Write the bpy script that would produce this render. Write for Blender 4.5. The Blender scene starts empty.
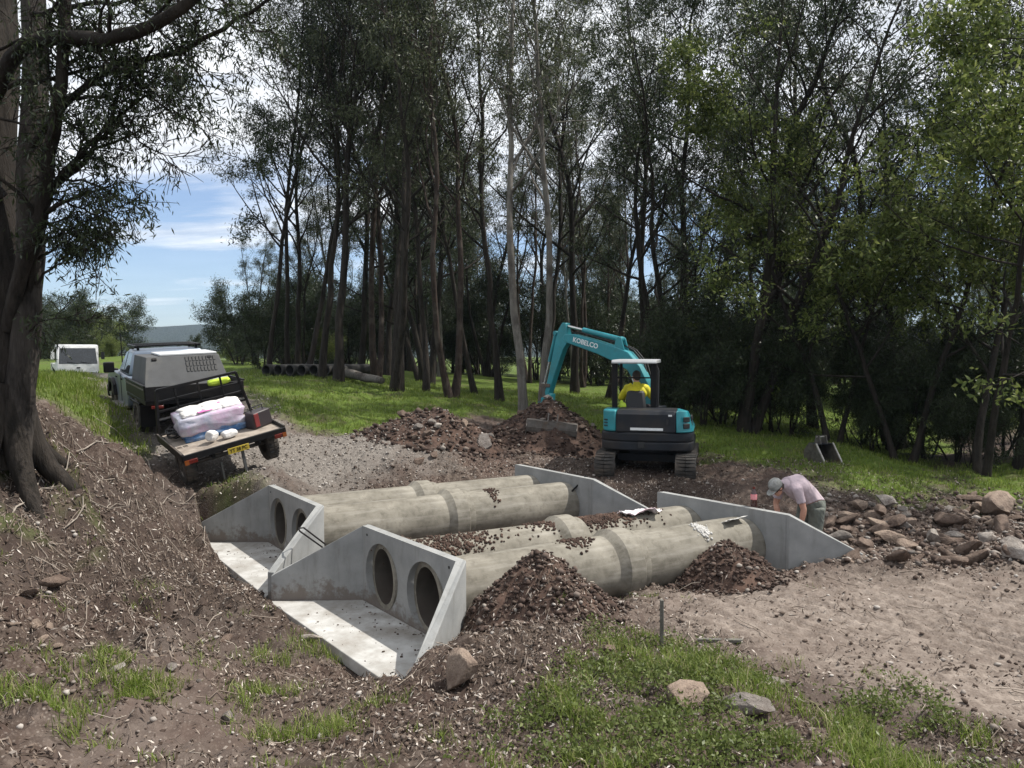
import bpy, bmesh, math, random
import numpy as np
from mathutils import Vector, Matrix, Euler

scene = bpy.context.scene
COL = scene.collection
R = math.radians
F, HOR, CZ = 760.0, 355.0, 3.02          # focal length in px, horizon row, eye height

def P(u, v, d):
    """a pixel at depth d -> world point"""
    return (((u - 512) / F) * d, d, CZ - (v - HOR) / F * d)

# ------------------------------------------------------------------ tags
def tag(o, label=None, cat=None, group=None, kind=None):
    if label: o['label'] = label
    if cat: o['category'] = cat
    if group: o['group'] = group
    if kind: o['kind'] = kind
    return o

def empty(name, loc=(0, 0, 0), rot=(0, 0, 0), label=None, cat=None, group=None):
    o = bpy.data.objects.new(name, None)
    COL.objects.link(o)
    o.location = loc; o.rotation_euler = rot
    o.empty_display_size = .2
    return tag(o, label, cat, group)

def copy_tree(o, parent=None):
    c = o.copy(); COL.objects.link(c)
    if parent is not None: c.parent = parent
    for ch in list(o.children): copy_tree(ch, c)
    return c

# ------------------------------------------------------------------ mesh builder
class MB:
    def __init__(self):
        self.v = []; self.f = []; self.m = []; self.mi = 0; self.M = Matrix.Identity(4)
    def add(self, vs, fs, T=None):
        b = len(self.v)
        A = self.M if T is None else self.M @ T
        self.v += [tuple(A @ Vector(p)) for p in vs]
        self.f += [tuple(b + i for i in f) for f in fs]
        self.m += [self.mi] * len(fs)
        return self
    def box(self, c, s, rot=(0, 0, 0), taper=None):
        hx, hy, hz = s[0] / 2, s[1] / 2, s[2] / 2
        tx, ty = taper or (1, 1)
        vs = [(-hx, -hy, -hz), (hx, -hy, -hz), (hx, hy, -hz), (-hx, hy, -hz),
              (-hx * tx, -hy * ty, hz), (hx * tx, -hy * ty, hz), (hx * tx, hy * ty, hz), (-hx * tx, hy * ty, hz)]
        fs = [(3, 2, 1, 0), (4, 5, 6, 7), (0, 1, 5, 4), (1, 2, 6, 5), (2, 3, 7, 6), (3, 0, 4, 7)]
        return self.add(vs, fs, Matrix.Translation(c) @ Euler(rot).to_matrix().to_4x4())
    def beam(self, a, b, w, h, up=(0, 0, 1)):
        a = Vector(a); b = Vector(b); d = b - a; L = d.length; d.normalize()
        x = d.cross(Vector(up))
        if x.length < 1e-4: x = d.cross(Vector((0, 1, 0)))
        x.normalize(); z = x.cross(d)
        Mx = Matrix((x, d, z)).transposed().to_4x4(); Mx.translation = (a + b) / 2
        vs = [(sx * w / 2, sy * L / 2, sz * h / 2) for sz in (-1, 1) for sy in (-1, 1) for sx in (-1, 1)]
        fs = [(0, 2, 3, 1), (4, 5, 7, 6), (0, 1, 5, 4), (1, 3, 7, 5), (3, 2, 6, 7), (2, 0, 4, 6)]
        return self.add(vs, fs, Mx)
    def cyl(self, a, b, r0, r1=None, n=16, caps=True):
        return self.tube([a, b], [r0, r0 if r1 is None else r1], n, caps)
    def tube(self, pts, rad, n=8, caps=True):
        pts = [Vector(p) for p in pts]
        if not hasattr(rad, '__len__'): rad = [rad] * len(pts)
        vs = []; fs = []; X = None
        for i, p in enumerate(pts):
            t = (pts[min(i + 1, len(pts) - 1)] - pts[max(i - 1, 0)])
            if t.length < 1e-9: t = Vector((0, 0, 1))
            t.normalize()
            if X is None:
                X = t.cross(Vector((0, 0, 1)))
                if X.length < .05: X = t.cross(Vector((0, 1, 0)))
            X = X - t * X.dot(t); X.normalize(); Y = t.cross(X)
            for k in range(n):
                a = 2 * math.pi * k / n
                vs.append(tuple(p + (X * math.cos(a) + Y * math.sin(a)) * rad[i]))
        for i in range(len(pts) - 1):
            for k in range(n):
                k2 = (k + 1) % n
                fs.append((i * n + k, i * n + k2, (i + 1) * n + k2, (i + 1) * n + k))
        if caps:
            fs.append(tuple(reversed(range(n)))); fs.append(tuple((len(pts) - 1) * n + k for k in range(n)))
        return self.add(vs, fs)
    def prism(self, poly, axis, lo, hi):
        """poly: 2D outline; axis 0/1/2 is the extrusion axis"""
        def pt(a, b, c): return {0: (c, a, b), 1: (a, c, b), 2: (a, b, c)}[axis]
        n = len(poly)
        vs = [pt(a, b, lo) for a, b in poly] + [pt(a, b, hi) for a, b in poly]
        fs = [tuple(reversed(range(n))), tuple(range(n, 2 * n))]
        fs += [(i, (i + 1) % n, n + (i + 1) % n, n + i) for i in range(n)]
        return self.add(vs, fs)
    def lathe(self, prof, n=24, T=None, close=False):
        """prof: (r, z) list turned round z"""
        vs = []; fs = []; k = len(prof)
        for j in range(n):
            a = 2 * math.pi * j / n
            vs += [(r * math.cos(a), r * math.sin(a), z) for r, z in prof]
        for j in range(n):
            j2 = (j + 1) % n
            for i in range(k if close else k - 1):
                i2 = (i + 1) % k
                fs.append((j * k + i, j2 * k + i, j2 * k + i2, j * k + i2))
        return self.add(vs, fs, T)
    def build(self, name, mats, parent=None, smooth=35, bevel=0, sub=0, loc=None, fix=True):
        me = bpy.data.meshes.new(name)
        me.from_pydata(self.v, [], self.f)
        if not isinstance(mats, (list, tuple)): mats = [mats]
        for m in mats: me.materials.append(m)
        if len(mats) > 1: me.polygons.foreach_set('material_index', self.m)
        if fix:
            bm = bmesh.new(); bm.from_mesh(me)
            bmesh.ops.recalc_face_normals(bm, faces=bm.faces[:]); bm.to_mesh(me); bm.free()
        if smooth:
            me.shade_smooth()
            me.set_sharp_from_angle(angle=R(smooth))
        o = bpy.data.objects.new(name, me); COL.objects.link(o)
        if parent is not None: o.parent = parent
        if loc is not None: o.location = loc
        if bevel:
            b = o.modifiers.new('bevel', 'BEVEL'); b.width = bevel; b.segments = 2; b.limit_method = 'ANGLE'; b.angle_limit = R(40)
        if sub:
            s = o.modifiers.new('sub', 'SUBSURF'); s.levels = sub; s.render_levels = sub
        return o

def np_mesh(name, V, Fq, mats, parent=None, mi=None, smooth=False, attrs=None):
    """V (n,3), Fq list of index arrays with 3 or 4 columns"""
    me = bpy.data.meshes.new(name)
    V = np.asarray(V, dtype=np.float32)
    me.vertices.add(len(V)); me.vertices.foreach_set('co', V.ravel())
    if not isinstance(Fq, (list, tuple)): Fq = [Fq]
    loops = np.concatenate([f.ravel() for f in Fq]).astype(np.int32)
    tot = np.concatenate([np.full(len(f), f.shape[1]) for f in Fq])
    start = np.concatenate([[0], np.cumsum(tot)[:-1]]).astype(np.int32)
    me.loops.add(len(loops)); me.loops.foreach_set('vertex_index', loops)
    me.polygons.add(len(tot)); me.polygons.foreach_set('loop_start', start)
    if not isinstance(mats, (list, tuple)): mats = [mats]
    for m in mats: me.materials.append(m)
    if mi is not None: me.polygons.foreach_set('material_index', np.asarray(mi, dtype=np.int32))
    me.update(calc_edges=True)
    if attrs:
        for k, a in attrs.items():
            at = me.attributes.new(k, 'FLOAT', 'POINT'); at.data.foreach_set('value', np.asarray(a, dtype=np.float32))
    if smooth: me.shade_smooth()
    o = bpy.data.objects.new(name, me); COL.objects.link(o)
    if parent is not None: o.parent = parent
    return o

# ------------------------------------------------------------------ noise (numpy)
def vnoise(x, y, seed=0):
    x = np.asarray(x, dtype=np.float64); y = np.asarray(y, dtype=np.float64)
    xi = np.floor(x); yi = np.floor(y); fx = x - xi; fy = y - yi
    fx = fx * fx * (3 - 2 * fx); fy = fy * fy * (3 - 2 * fy)
    def h(a, b):
        s = np.sin(a * 127.1 + b * 311.7 + seed * 74.7) * 43758.5453
        return s - np.floor(s)
    a = h(xi, yi); b = h(xi + 1, yi); c = h(xi, yi + 1); d = h(xi + 1, yi + 1)
    return (a * (1 - fx) + b * fx) * (1 - fy) + (c * (1 - fx) + d * fx) * fy - .5
def fbm(x, y, freq=1., octv=4, seed=0, gain=.5):
    s = 0; amp = 1.
    c, sn = math.cos(.6), math.sin(.6)
    x = np.asarray(x, dtype=np.float64) * freq; y = np.asarray(y, dtype=np.float64) * freq
    for i in range(octv):
        s = s + amp * vnoise(x, y, seed + i * 13)
        x, y = (c * x - sn * y) * 2.03 + 5.1, (sn * x + c * y) * 2.03 + 1.7
        amp *= gain
    return s
def sstep(a, b, x):
    t = np.clip((x - a) / (b - a), 0, 1); return t * t * (3 - 2 * t)

# ------------------------------------------------------------------ materials
def new_mat(name):
    m = bpy.data.materials.new(name); m.use_nodes = True
    nt = m.node_tree; b = nt.nodes['Principled BSDF']
    return m, nt, b
def nd(nt, typ, **kw):
    n = nt.nodes.new(typ)
    for k, v in kw.items():
        if k in n.inputs: n.inputs[k].default_value = v
        else: setattr(n, k, v)
    return n
def ramp(nt, fac, stops, interp='LINEAR'):
    n = nt.nodes.new('ShaderNodeValToRGB'); n.color_ramp.interpolation = interp
    e = n.color_ramp.elements
    while len(e) < len(stops): e.new(.5)
    for i, (p, c) in enumerate(stops):
        e[i].position = p; e[i].color = (c[0], c[1], c[2], 1) if hasattr(c, '__len__') else (c, c, c, 1)
    if fac is not None: nt.links.new(fac, n.inputs[0])
    return n
def mix(nt, fac, a, b, mode='MIX'):
    n = nt.nodes.new('ShaderNodeMix'); n.data_type = 'RGBA'; n.blend_type = mode
    def put(s, v):
        if hasattr(v, 'is_linked') or hasattr(v, 'links'): nt.links.new(v, s)
        elif hasattr(v, '__len__'): s.default_value = (v[0], v[1], v[2], 1)
        else: s.default_value = v
    put(n.inputs[0], fac); put(n.inputs[6], a); put(n.inputs[7], b)
    return n.outputs[2]
def noise(nt, scale, detail=4, rough=.6, vec=None, coord='Object'):
    n = nt.nodes.new('ShaderNodeTexNoise'); n.inputs['Scale'].default_value = scale
    n.inputs['Detail'].default_value = detail; n.inputs['Roughness'].default_value = rough
    if vec is None:
        tc = nt.nodes.get('TC') or nt.nodes.new('ShaderNodeTexCoord'); tc.name = 'TC'; vec = tc.outputs[coord]
    nt.links.new(vec, n.inputs['Vector'])
    return n.outputs['Fac']
def bump(nt, b, h, strength=.3, dist=.02):
    n = nt.nodes.new('ShaderNodeBump'); n.inputs['Strength'].default_value = strength; n.inputs['Distance'].default_value = dist
    nt.links.new(h, n.inputs['Height']); nt.links.new(n.outputs[0], b.inputs['Normal'])
    return n
_mc = {}
def pmat(name, c1, c2=None, rough=.6, metal=0., scale=6., bmp=.15, spec=.5, lo=.35, hi=.65, dirt=None, dist=.01):
    """two colours by noise plus bump; dirt = third colour in blotches"""
    if name in _mc: return _mc[name]
    m, nt, b = new_mat(name); c2 = c2 or tuple(x * .8 for x in c1)
    f = noise(nt, scale, 5, .65)
    col = ramp(nt, f, [(lo, c2), (hi, c1)]).outputs[0]
    if dirt:
        g = noise(nt, scale * .37, 6, .7)
        col = mix(nt, ramp(nt, g, [(.48, 0), (.68, 1)]).outputs[0], col, dirt)
    nt.links.new(col, b.inputs['Base Color'])
    b.inputs['Roughness'].default_value = rough; b.inputs['Metallic'].default_value = metal
    b.inputs['Specular IOR Level'].default_value = spec
    if bmp: bump(nt, b, noise(nt, scale * 5, 4, .6), bmp, dist)
    _mc[name] = m
    return m
def random_island(nt):
    return nt.nodes.new('ShaderNodeNewGeometry').outputs['Random Per Island']
def leafmat(name, stops, rough=.5, trans=.35, spec=.3):
    m, nt, b = new_mat(name)
    g = nt.nodes.new('ShaderNodeNewGeometry')
    c = ramp(nt, g.outputs['Random Per Island'], stops).outputs[0]
    nt.links.new(c, b.inputs['Base Color']); b.inputs['Roughness'].default_value = rough
    b.inputs['Specular IOR Level'].default_value = spec
    if trans:
        t = nt.nodes.new('ShaderNodeBsdfTranslucent'); nt.links.new(c, t.inputs['Color'])
        s = nt.nodes.new('ShaderNodeMixShader'); s.inputs[0].default_value = trans
        nt.links.new(b.outputs[0], s.inputs[1]); nt.links.new(t.outputs[0], s.inputs[2])
        nt.links.new(s.outputs[0], nt.nodes['Material Output'].inputs['Surface'])
    return m

# ------------------------------------------------------------------ camera, sun, sky
cam = bpy.data.objects.new('camera', bpy.data.cameras.new('camera')); COL.objects.link(cam)
cam.location = (0, 0, CZ); cam.rotation_euler = (R(90) - math.atan((384 - HOR) / F), 0, 0)
cam.data.sensor_width = 36; cam.data.lens = F / 1024 * 36
cam.data.clip_start = .05; cam.data.clip_end = 6000
scene.camera = cam
SUN_DIR = Vector((1.0, .12, math.tan(R(57)) * 1.007)).normalized()
sl = bpy.data.lights.new('sun', 'SUN'); sl.energy = 5.0; sl.angle = R(.6); sl.color = (1, .955, .88)
sun = bpy.data.objects.new('sun', sl); COL.objects.link(sun)
sun.rotation_euler = SUN_DIR.to_track_quat('Z', 'Y').to_euler(); sun.location = (20, 2, 30)

w = bpy.data.worlds.new('World'); scene.world = w; w.use_nodes = True
nt = w.node_tree; bg = nt.nodes['Background']
sky = nt.nodes.new('ShaderNodeTexSky'); sky.sky_type = 'NISHITA'; sky.sun_disc = False
sky.sun_elevation = R(57); sky.sun_rotation = math.atan2(1, .12); sky.air_density = 1.0; sky.dust_density = .6; sky.ozone_density = 1.5
tc = nt.nodes.new('ShaderNodeTexCoord'); sep = nt.nodes.new('ShaderNodeSeparateXYZ'); nt.links.new(tc.outputs['Generated'], sep.inputs[0])
def wm(op, a, b=None, c=None):
    n = nt.nodes.new('ShaderNodeMath'); n.operation = op
    for i, q in enumerate((a, b, c)):
        if q is None: continue
        if hasattr(q, 'links'): nt.links.new(q, n.inputs[i])
        else: n.inputs[i].default_value = q
    return n.outputs[0]
zz = wm('ADD', wm('MAXIMUM', sep.outputs[2], 0.), .12)
px = wm('DIVIDE', sep.outputs[0], zz); py = wm('DIVIDE', sep.outputs[1], zz)
cmb = nt.nodes.new('ShaderNodeCombineXYZ'); nt.links.new(px, cmb.inputs[0]); nt.links.new(py, cmb.inputs[1])
vm = nt.nodes.new('ShaderNodeVectorMath'); vm.operation = 'MULTIPLY'; vm.inputs[1].default_value = (.55, 1.25, 1)
nt.links.new(cmb.outputs[0], vm.inputs[0])
cn = noise(nt, .9, 9, .56, vm.outputs[0]); cn2 = noise(nt, 3.4, 6, .6, vm.outputs[0])
cov = wm('ADD', cn, wm('MULTIPLY', sstep_n := wm('SUBTRACT', sep.outputs[2], .19), 1.3))      # denser cover higher up
cov = wm('ADD', cov, wm('MULTIPLY', wm('SUBTRACT', cn2, .5), .22))
cf = ramp(nt, cov, [(.40, 0.12), (.58, 1)]).outputs[0]
cc = ramp(nt, cn2, [(.3, (8.4, 8.8, 9.5)), (.62, (12.5, 12.7, 13.0))]).outputs[0]
skc = mix(nt, 1.0, sky.outputs[0], (1.15, 1.3, 1.55), 'MULTIPLY')
mx = mix(nt, wm('MULTIPLY', cf, .95), skc, cc)
nt.links.new(mx, bg.inputs['Color']); bg.inputs['Strength'].default_value = .075

scene.view_settings.view_transform = 'Standard'; scene.view_settings.look = 'None'
scene.view_settings.exposure = .4; scene.view_settings.gamma = 1
scene.render.engine = 'CYCLES'
scene.cycles.max_bounces = 6; scene.cycles.diffuse_bounces = 3; scene.cycles.glossy_bounces = 2
scene.cycles.transparent_max_bounces = 8; scene.cycles.transmission_bounces = 2
scene.cycles.use_denoising = True
scene.cycles.volume_bounces = 0
# ------------------------------------------------------------------ ground height
CTRL = []
def cp(u, v, d): CTRL.append(P(u, v, d))
for t in [
 # left bank with the big tree
 (150, 470, 11.8), (150, 500, 11), (150, 530, 10.4), (150, 560, 9.8), (150, 600, 8.6), (150, 650, 7.1), (150, 700, 6.0), (150, 768, 4.9),
 (60, 430, 11), (60, 455, 10.3), (60, 490, 9.6), (60, 520, 9.1), (60, 560, 8.4), (60, 590, 7.9), (60, 612, 7.5), (60, 650, 6.6), (60, 700, 5.6), (60, 768, 4.7),
 (0, 432, 9.8), (0, 470, 9.2), (0, 520, 8.5), (0, 560, 7.9), (0, 590, 7.4), (0, 615, 7.1), (0, 660, 6.2), (0, 720, 5.3), (-80, 430, 9.5), (-80, 500, 8), (-80, 560, 7.2), (-80, 640, 6.2),
 (100, 450, 12), (100, 480, 10.9), (215, 553, 11.3), (220, 600, 9.0), (220, 650, 7.6), (220, 700, 6.4), (270, 608, 9.1), (185, 522, 11.6), (300, 640, 7.9), (300, 745, 5.4), (365, 690, 7.0), (400, 690, 6.5), (330, 700, 6.5), (500, 768, 4.7),
 # foreground to the right
 (460, 712, 5.9), (417, 668, 6.5), (480, 655, 6.8), (560, 640, 7.0), (640, 660, 6.8), (560, 610, 8.2), (620, 607, 8.2), (690, 606, 8.4), (700, 700, 5.6), (700, 768, 4.6), (600, 700, 5.7), (900, 768, 4.7), (1024, 760, 4.8),
 (780, 590, 9.0), (875, 561, 9.9), (850, 590, 9.0), (930, 600, 8.6), (1000, 690, 6.2), (800, 650, 7.1), (1010, 570, 9.6), (1100, 560, 10), (1100, 700, 6.2),
 # rubble and creek bed on the right
 (960, 545, 11.5), (1020, 520, 13), (900, 525, 12.2), (850, 510, 12.8), (1000, 490, 16), (940, 470, 19), (900, 455, 24), (1100, 500, 14), (1090, 460, 20),
 # grass mound on the right
 (860, 478, 14.6), (900, 492, 13.8), (760, 480, 14.2), (800, 462, 16.5), (730, 450, 17.5), (860, 455, 18), (690, 470, 15.2), (800, 430, 24), (1000, 430, 28), (1000, 455, 20),
 # excavator pad and behind
 (613, 478, 15.3), (690, 481, 15.2), (650, 470, 16.5), (580, 462, 17), (520, 455, 17.5), (470, 450, 17), (560, 432, 20), (640, 425, 23), (500, 425, 21),
 # behind the far culvert
 (320, 489, 13.9), (400, 483, 14.6), (500, 468, 15.9), (560, 468, 15.9), (350, 450, 16), (430, 440, 17.5), (300, 430, 17.5), (360, 415, 21),
 (250, 482, 12.7), (205, 500, 11.9), (264, 467, 13.0), (230, 490, 11.9), (176, 505, 12.6), (195, 502, 12.9),
 # road and verge up the left
 (143, 436, 15.2), (118, 417, 17.6), (225, 415, 16.5), (180, 400, 19), (75, 398, 15.5), (50, 385, 17), (100, 385, 22), (90, 373, 27), (40, 373, 27), (-40, 380, 22), (150, 384, 24), (-150, 390, 18),
 # hillside with the stacked pipes
 (280, 379, 30), (340, 383, 29), (230, 376, 30), (300, 397, 23), (395, 392, 27), (450, 402, 25), (520, 402, 27), (250, 368, 38), (350, 370, 38), (450, 385, 36), (600, 393, 34), (750, 402, 32), (900, 408, 32), (1020, 405, 36),
 (600, 385, 45), (900, 392, 45), (300, 364, 55), (100, 367, 42)]:
    cp(*t)
CTRL += [(-12, 2, 2.0), (-8, 3, 1.3), (-3, 0, 1.4), (0, 0, 1.42), (3, 0, 1.35), (8, 2, .9), (14, 4, .6), (-20, 10, 2.4), (20, 12, .6), (0, -6, 1.6), (-12, -6, 2.0), (12, -6, 1.0), (2, 3, .75), (-2, 3, .8), (-5, 3.6, .8), (5, 3.4, .7),
 # trench floor
 (-19.8, 34, 1.5), (-21, 39, 1.4), (-17.5, 36, 1.6), (-24, 34, 1.6), (-6.1, 13.7, .80), (-5.0, 13.1, .74), (1.3, 8.85, -.02), (.6, 8.5, -.02), (2.0, 9.2, 0), (-4.8, 11.3, -.16), (-3.9, 10.6, -.16), (-3.2, 9.7, -.16), (-2.4, 9.3, -.12), (-1.9, 8.4, -.16), (-1.4, 7.4, -.16), (-3.2, 11.3, .0), (-1.2, 8.5, 0), (-2.0, 11.0, .12), (0.4, 11.8, .2), (-1, 10.6, .15), (-1, 11.9, .1), (.8, 12.5, .15), (-1.4, 12.6, .0), (0, 13.5, .1), (-2.8, 12.6, .1),
 (0, 9.3, .15), (1.2, 10, .2), (2.4, 10.5, .15), (1.5, 9.1, .1), (.3, 8.6, .1), (3.4, 9.9, .15), (1.6, 11.4, .3),
 (4.2, 11.2, .1), (3.2, 12.0, .1), (5.0, 10.5, .15), (2.3, 13.2, .1), (1.2, 14.4, .2), (4.3, 12.2, .25), (2.8, 14.2, .35), (0.8, 15.4, .5)]
_c = np.array(CTRL)
def _phi(r2): return .5 * r2 * np.log(r2 + 1e-9)
def _warp(x, y):
    return x, y
def _fit():
    n = len(_c); X, Y = _warp(_c[:, 0], _c[:, 1])
    D = (X[:, None] - X[None]) ** 2 + (Y[:, None] - Y[None]) ** 2
    A = np.zeros((n + 3, n + 3)); A[:n, :n] = _phi(D) + np.eye(n) * .06
    A[:n, n] = 1; A[:n, n + 1] = X; A[:n, n + 2] = Y; A[n:, :n] = A[:n, n:].T
    b = np.zeros(n + 3); b[:n] = _c[:, 2]
    return np.linalg.solve(A, b), X, Y
_w, _X, _Y = _fit()
HW = {'A': ((-1.84, 9.28), (-.575, 7.67)), 'B': ((-3.93, 12.18), (-2.73, 10.51)), 'C': ((2.34, 11.64), (3.68, 9.98)), 'D': ((.16, 14.56), (1.42, 12.83))}
def base_h(x, y):
    sh = np.shape(x); x = np.ravel(np.asarray(x, float)); y = np.ravel(np.asarray(y, float))
    out = np.empty(len(x))
    xc = np.clip(x, -24, 24); yc = np.clip(y, -8, 52)
    for i in range(0, len(x), 20000):
        a = slice(i, i + 20000)
        r2 = (xc[a][:, None] - _X[None]) ** 2 + (yc[a][:, None] - _Y[None]) ** 2
        out[a] = _phi(r2) @ _w[:len(_X)] + _w[-3] + _w[-2] * xc[a] + _w[-1] * yc[a]
    far = np.hypot(np.maximum(np.abs(x) - 20, 0), np.maximum(y - 46, 0) + np.maximum(-y - 4, 0))
    k = sstep(0, 45, far)
    return (np.clip(out, -.3, 4.2) * (1 - k) + 1.2 * k).reshape(sh)
def apron_push(x, y, z):
    """keep the soil below the aprons and off the inside of the wings"""
    for k in 'ABCD':
        (ax, ay), (bx, by) = HW[k]; W = math.hypot(bx - ax, by - ay)
        hx, hy = (bx - ax) / W, (by - ay) / W; nx, ny = hy, -hx            # inward normal test below
        if k in 'AB': px_, py_ = (-.8, -.6)
        else: px_, py_ = (.8, .6)
        s = (x - ax) * hx + (y - ay) * hy; t = (x - ax) * px_ + (y - ay) * py_
        spread = .7 * np.clip(t, 0, 2)
        ins = sstep(-.30, .0, t + .15) * (1 - sstep(.86, 1.05, t)) * sstep(-.34, -.08, s + spread) * sstep(-.14, .02, W - s + spread)
        z = np.where(z > -.14, z * (1 - ins) + -.14 * ins, z)
    return z
def in_poly(u, v, poly):
    c = np.zeros(np.shape(u), bool); n = len(poly)
    for i in range(n):
        x0, y0 = poly[i]; x1, y1 = poly[(i + 1) % n]
        if y0 == y1: continue
        k = ((y0 > v) != (y1 > v)) & (u < (x1 - x0) * (v - y0) / (y1 - y0) + x0)
        c ^= k
    return c
def to_px(x, y, z):
    yy = np.maximum(y, .5)
    return 512 + x / yy * F, HOR + (CZ - z) / yy * F
def wpoly(pts):      # pixel outline on the ground -> world outline
    out = []
    for u, v in pts:
        d = 6.
        for _ in range(60):
            x = (u - 512) / F * d
            z = float(base_h(np.array([x]), np.array([d]))[0])
            h = max(v - HOR, 8)
            d = .6 * d + .4 * min(max((CZ - z) * F / h, 2.5), 70)
        out.append(((u - 512) / F * d, d))
    return out
GRASS = [wpoly(p) for p in [
  [(-400, 374), (46, 373), (72, 380), (98, 396), (116, 424), (136, 446), (120, 452), (90, 425), (60, 408), (20, 400), (-200, 420)],
  [(215, 366), (262, 364), (330, 364), (600, 366), (1060, 368), (1100, 425), (960, 425), (930, 462), (948, 506), (872, 500), (826, 474), (745, 466), (690, 456), (600, 446), (520, 418), (470, 410), (440, 424), (350, 433), (310, 432), (280, 418), (262, 400), (236, 388)],
  [(196, 500), (222, 478), (262, 482), (258, 496), (222, 508)],
  [(-80, 485), (40, 470), (95, 488), (70, 525), (-60, 540)],
  [(940, 470), (1100, 462), (1100, 500), (985, 505)]]]
PATCH = [wpoly(p) for p in [       # loose foreground tufts
  [(232, 655), (330, 655), (345, 690), (300, 712), (250, 700)],
  [(110, 700), (180, 690), (182, 768), (108, 768)],
  [(60, 660), (140, 650), (150, 680), (60, 682)], [(250, 730), (350, 720), (420, 768), (250, 780)], [(-20, 740), (70, 735), (60, 800), (-40, 800)],
  [(400, 742), (470, 740), (470, 768), (400, 768)],
  [(535, 700), (560, 672), (600, 650), (680, 655), (760, 668), (830, 690), (960, 725), (1030, 768), (1060, 900), (470, 900)]]]
GRAVEL = [wpoly(p) for p in [
  [(262, 434), (340, 434), (440, 428), (470, 450), (430, 466), (330, 486), (272, 488), (250, 470)],
  [(50, 366), (125, 368), (150, 385), (260, 400), (300, 440), (280, 480), (200, 480), (140, 450), (114, 410), (88, 388), (60, 374)]]]
TRACK = [wpoly(p) for p in [[(640, 612), (720, 598), (860, 580), (1100, 574), (1200, 760), (1000, 738), (860, 694), (740, 655)]]]
def soft(polys, x, y, wob=.35, seed=3, n=6, rad=.25):
    a = np.zeros(np.shape(x))
    dx = fbm(x, y, 1.3, 3, seed) * wob * 2; dy = fbm(x, y, 1.3, 3, seed + 50) * wob * 2
    for i in range(n):
        ang = 2 * math.pi * i / n
        ox, oy = x + dx + rad * math.cos(ang), y + dy + rad * math.sin(ang)
        m = np.zeros(np.shape(x), bool)
        for p in polys: m |= in_poly(ox, oy, p)
        a += m
    return a / n
_tpts = np.array([[-1.9, 8], [1, 7.8]])
def masks(x, y):
    g = np.maximum(soft(GRASS[:2] + GRASS[4:], x, y, .5, 3, 6, .35), .55 * soft(GRASS[2:4], x, y, .5, 3, 6, .35) * sstep(-.15, .15, fbm(x, y, 2.4, 3, 66))); p = soft(PATCH, x, y, .22, 9, 6, .12)
    gr = soft(GRAVEL, x, y, .4, 5, 6, .5); tr = soft(TRACK, x, y, .25, 7, 6, .4)
    return g, p, gr, tr
def ground_h(x, y, detail=True):
    z = base_h(x, y)
    if detail:
        near = 1 - sstep(16, 60, np.hypot(x, y))
        tr = soft(TRACK, x, y, .2, 7, 4, .3)
        z = z + fbm(x, y, .45, 3, 1) * .18 * (1 - .6 * tr) + (fbm(x, y, 2.2, 4, 2, .6) * .085 + np.abs(fbm(x, y, 7., 3, 4, .65)) * .10) * near * (1 - .62 * tr) \
            + np.abs(fbm(x, y, 19., 2, 6, .75)) * .042 * near * (1 - .4 * tr)
        bank = sstep(-2.2, -3.4, x) * sstep(13.5, 11.5, y) * sstep(4.0, 6.0, y)
        z = z + bank * (np.abs(fbm(x, y, 1.5, 4, 71, .62)) * .36 - .07 + np.abs(fbm(x, y, 4.2, 3, 75, .6)) * .11)
        # cleat marks of the machine in two curving bands
        q = (x * .35 + y * .94); s = x * .94 - y * .35
        ph = (.78 * y + .62 * x + .10 * fbm(x, y, 1.0, 2, 8)) * 2 * math.pi / .20
        band = np.exp(-((q - 8.9) / 1.1) ** 2) * (.45 + .55 * sstep(-.3, .2, fbm(x, y, .8, 2, 93)))
        z = z + tr * band * (.058 * np.sin(ph) * (.75 + .6 * vnoise(x * 1.5, y * 1.5, 9)) - .02)
    return apron_push(x, y, z)

# heaps of spoil laid on the ground: (name, x, y, base z, rx, ry, height, peakedness, seed)
HEAPS = [
 ('near_pipe', P(532, 600, 7.75)[0], 7.72, .05, .95, .62, .74, 21),
 ('outlet', P(728, 590, 9.35)[0], 9.42, .0, .82, .62, .70, 22),
 ('road', P(436, 445, 17.2)[0], 17.4, .7, 1.9, 1.4, .86, 23),
 ('bucket', P(551, 445, 18.2)[0], 18.6, .7, 1.8, 1.6, 1.2, 24)]
def heap_h(i, x, y):
    nm, hx, hy, bz, rx, ry, hh, sd = HEAPS[i]
    dx = (x - hx) / rx; dy = (y - hy) / ry
    ang = np.arctan2(dy, dx)
    r = np.hypot(dx, dy) * (1 + .22 * fbm(np.cos(ang) * 1.5 + sd, np.sin(ang) * 1.5, 1, 2, sd))
    k = np.clip(1 - r, 0, 1)
    z = hh * (1.15 * k ** 1.05) * (1 - .2 * k ** 2)
    z = z + k ** .5 * (fbm(x, y, 2.6, 3, sd) * .22 * min(1, hh) + np.abs(fbm(x, y, 9., 3, sd + 5, .65)) * .09)
    return z, r
def surf_h(x, y):
    z = ground_h(x, y)
    for i in range(len(HEAPS)):
        hz, r = heap_h(i, x, y)
        z = np.maximum(z, np.where(r < 1, base_h(x, y) + hz - .06, -9))
    return z

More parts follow.
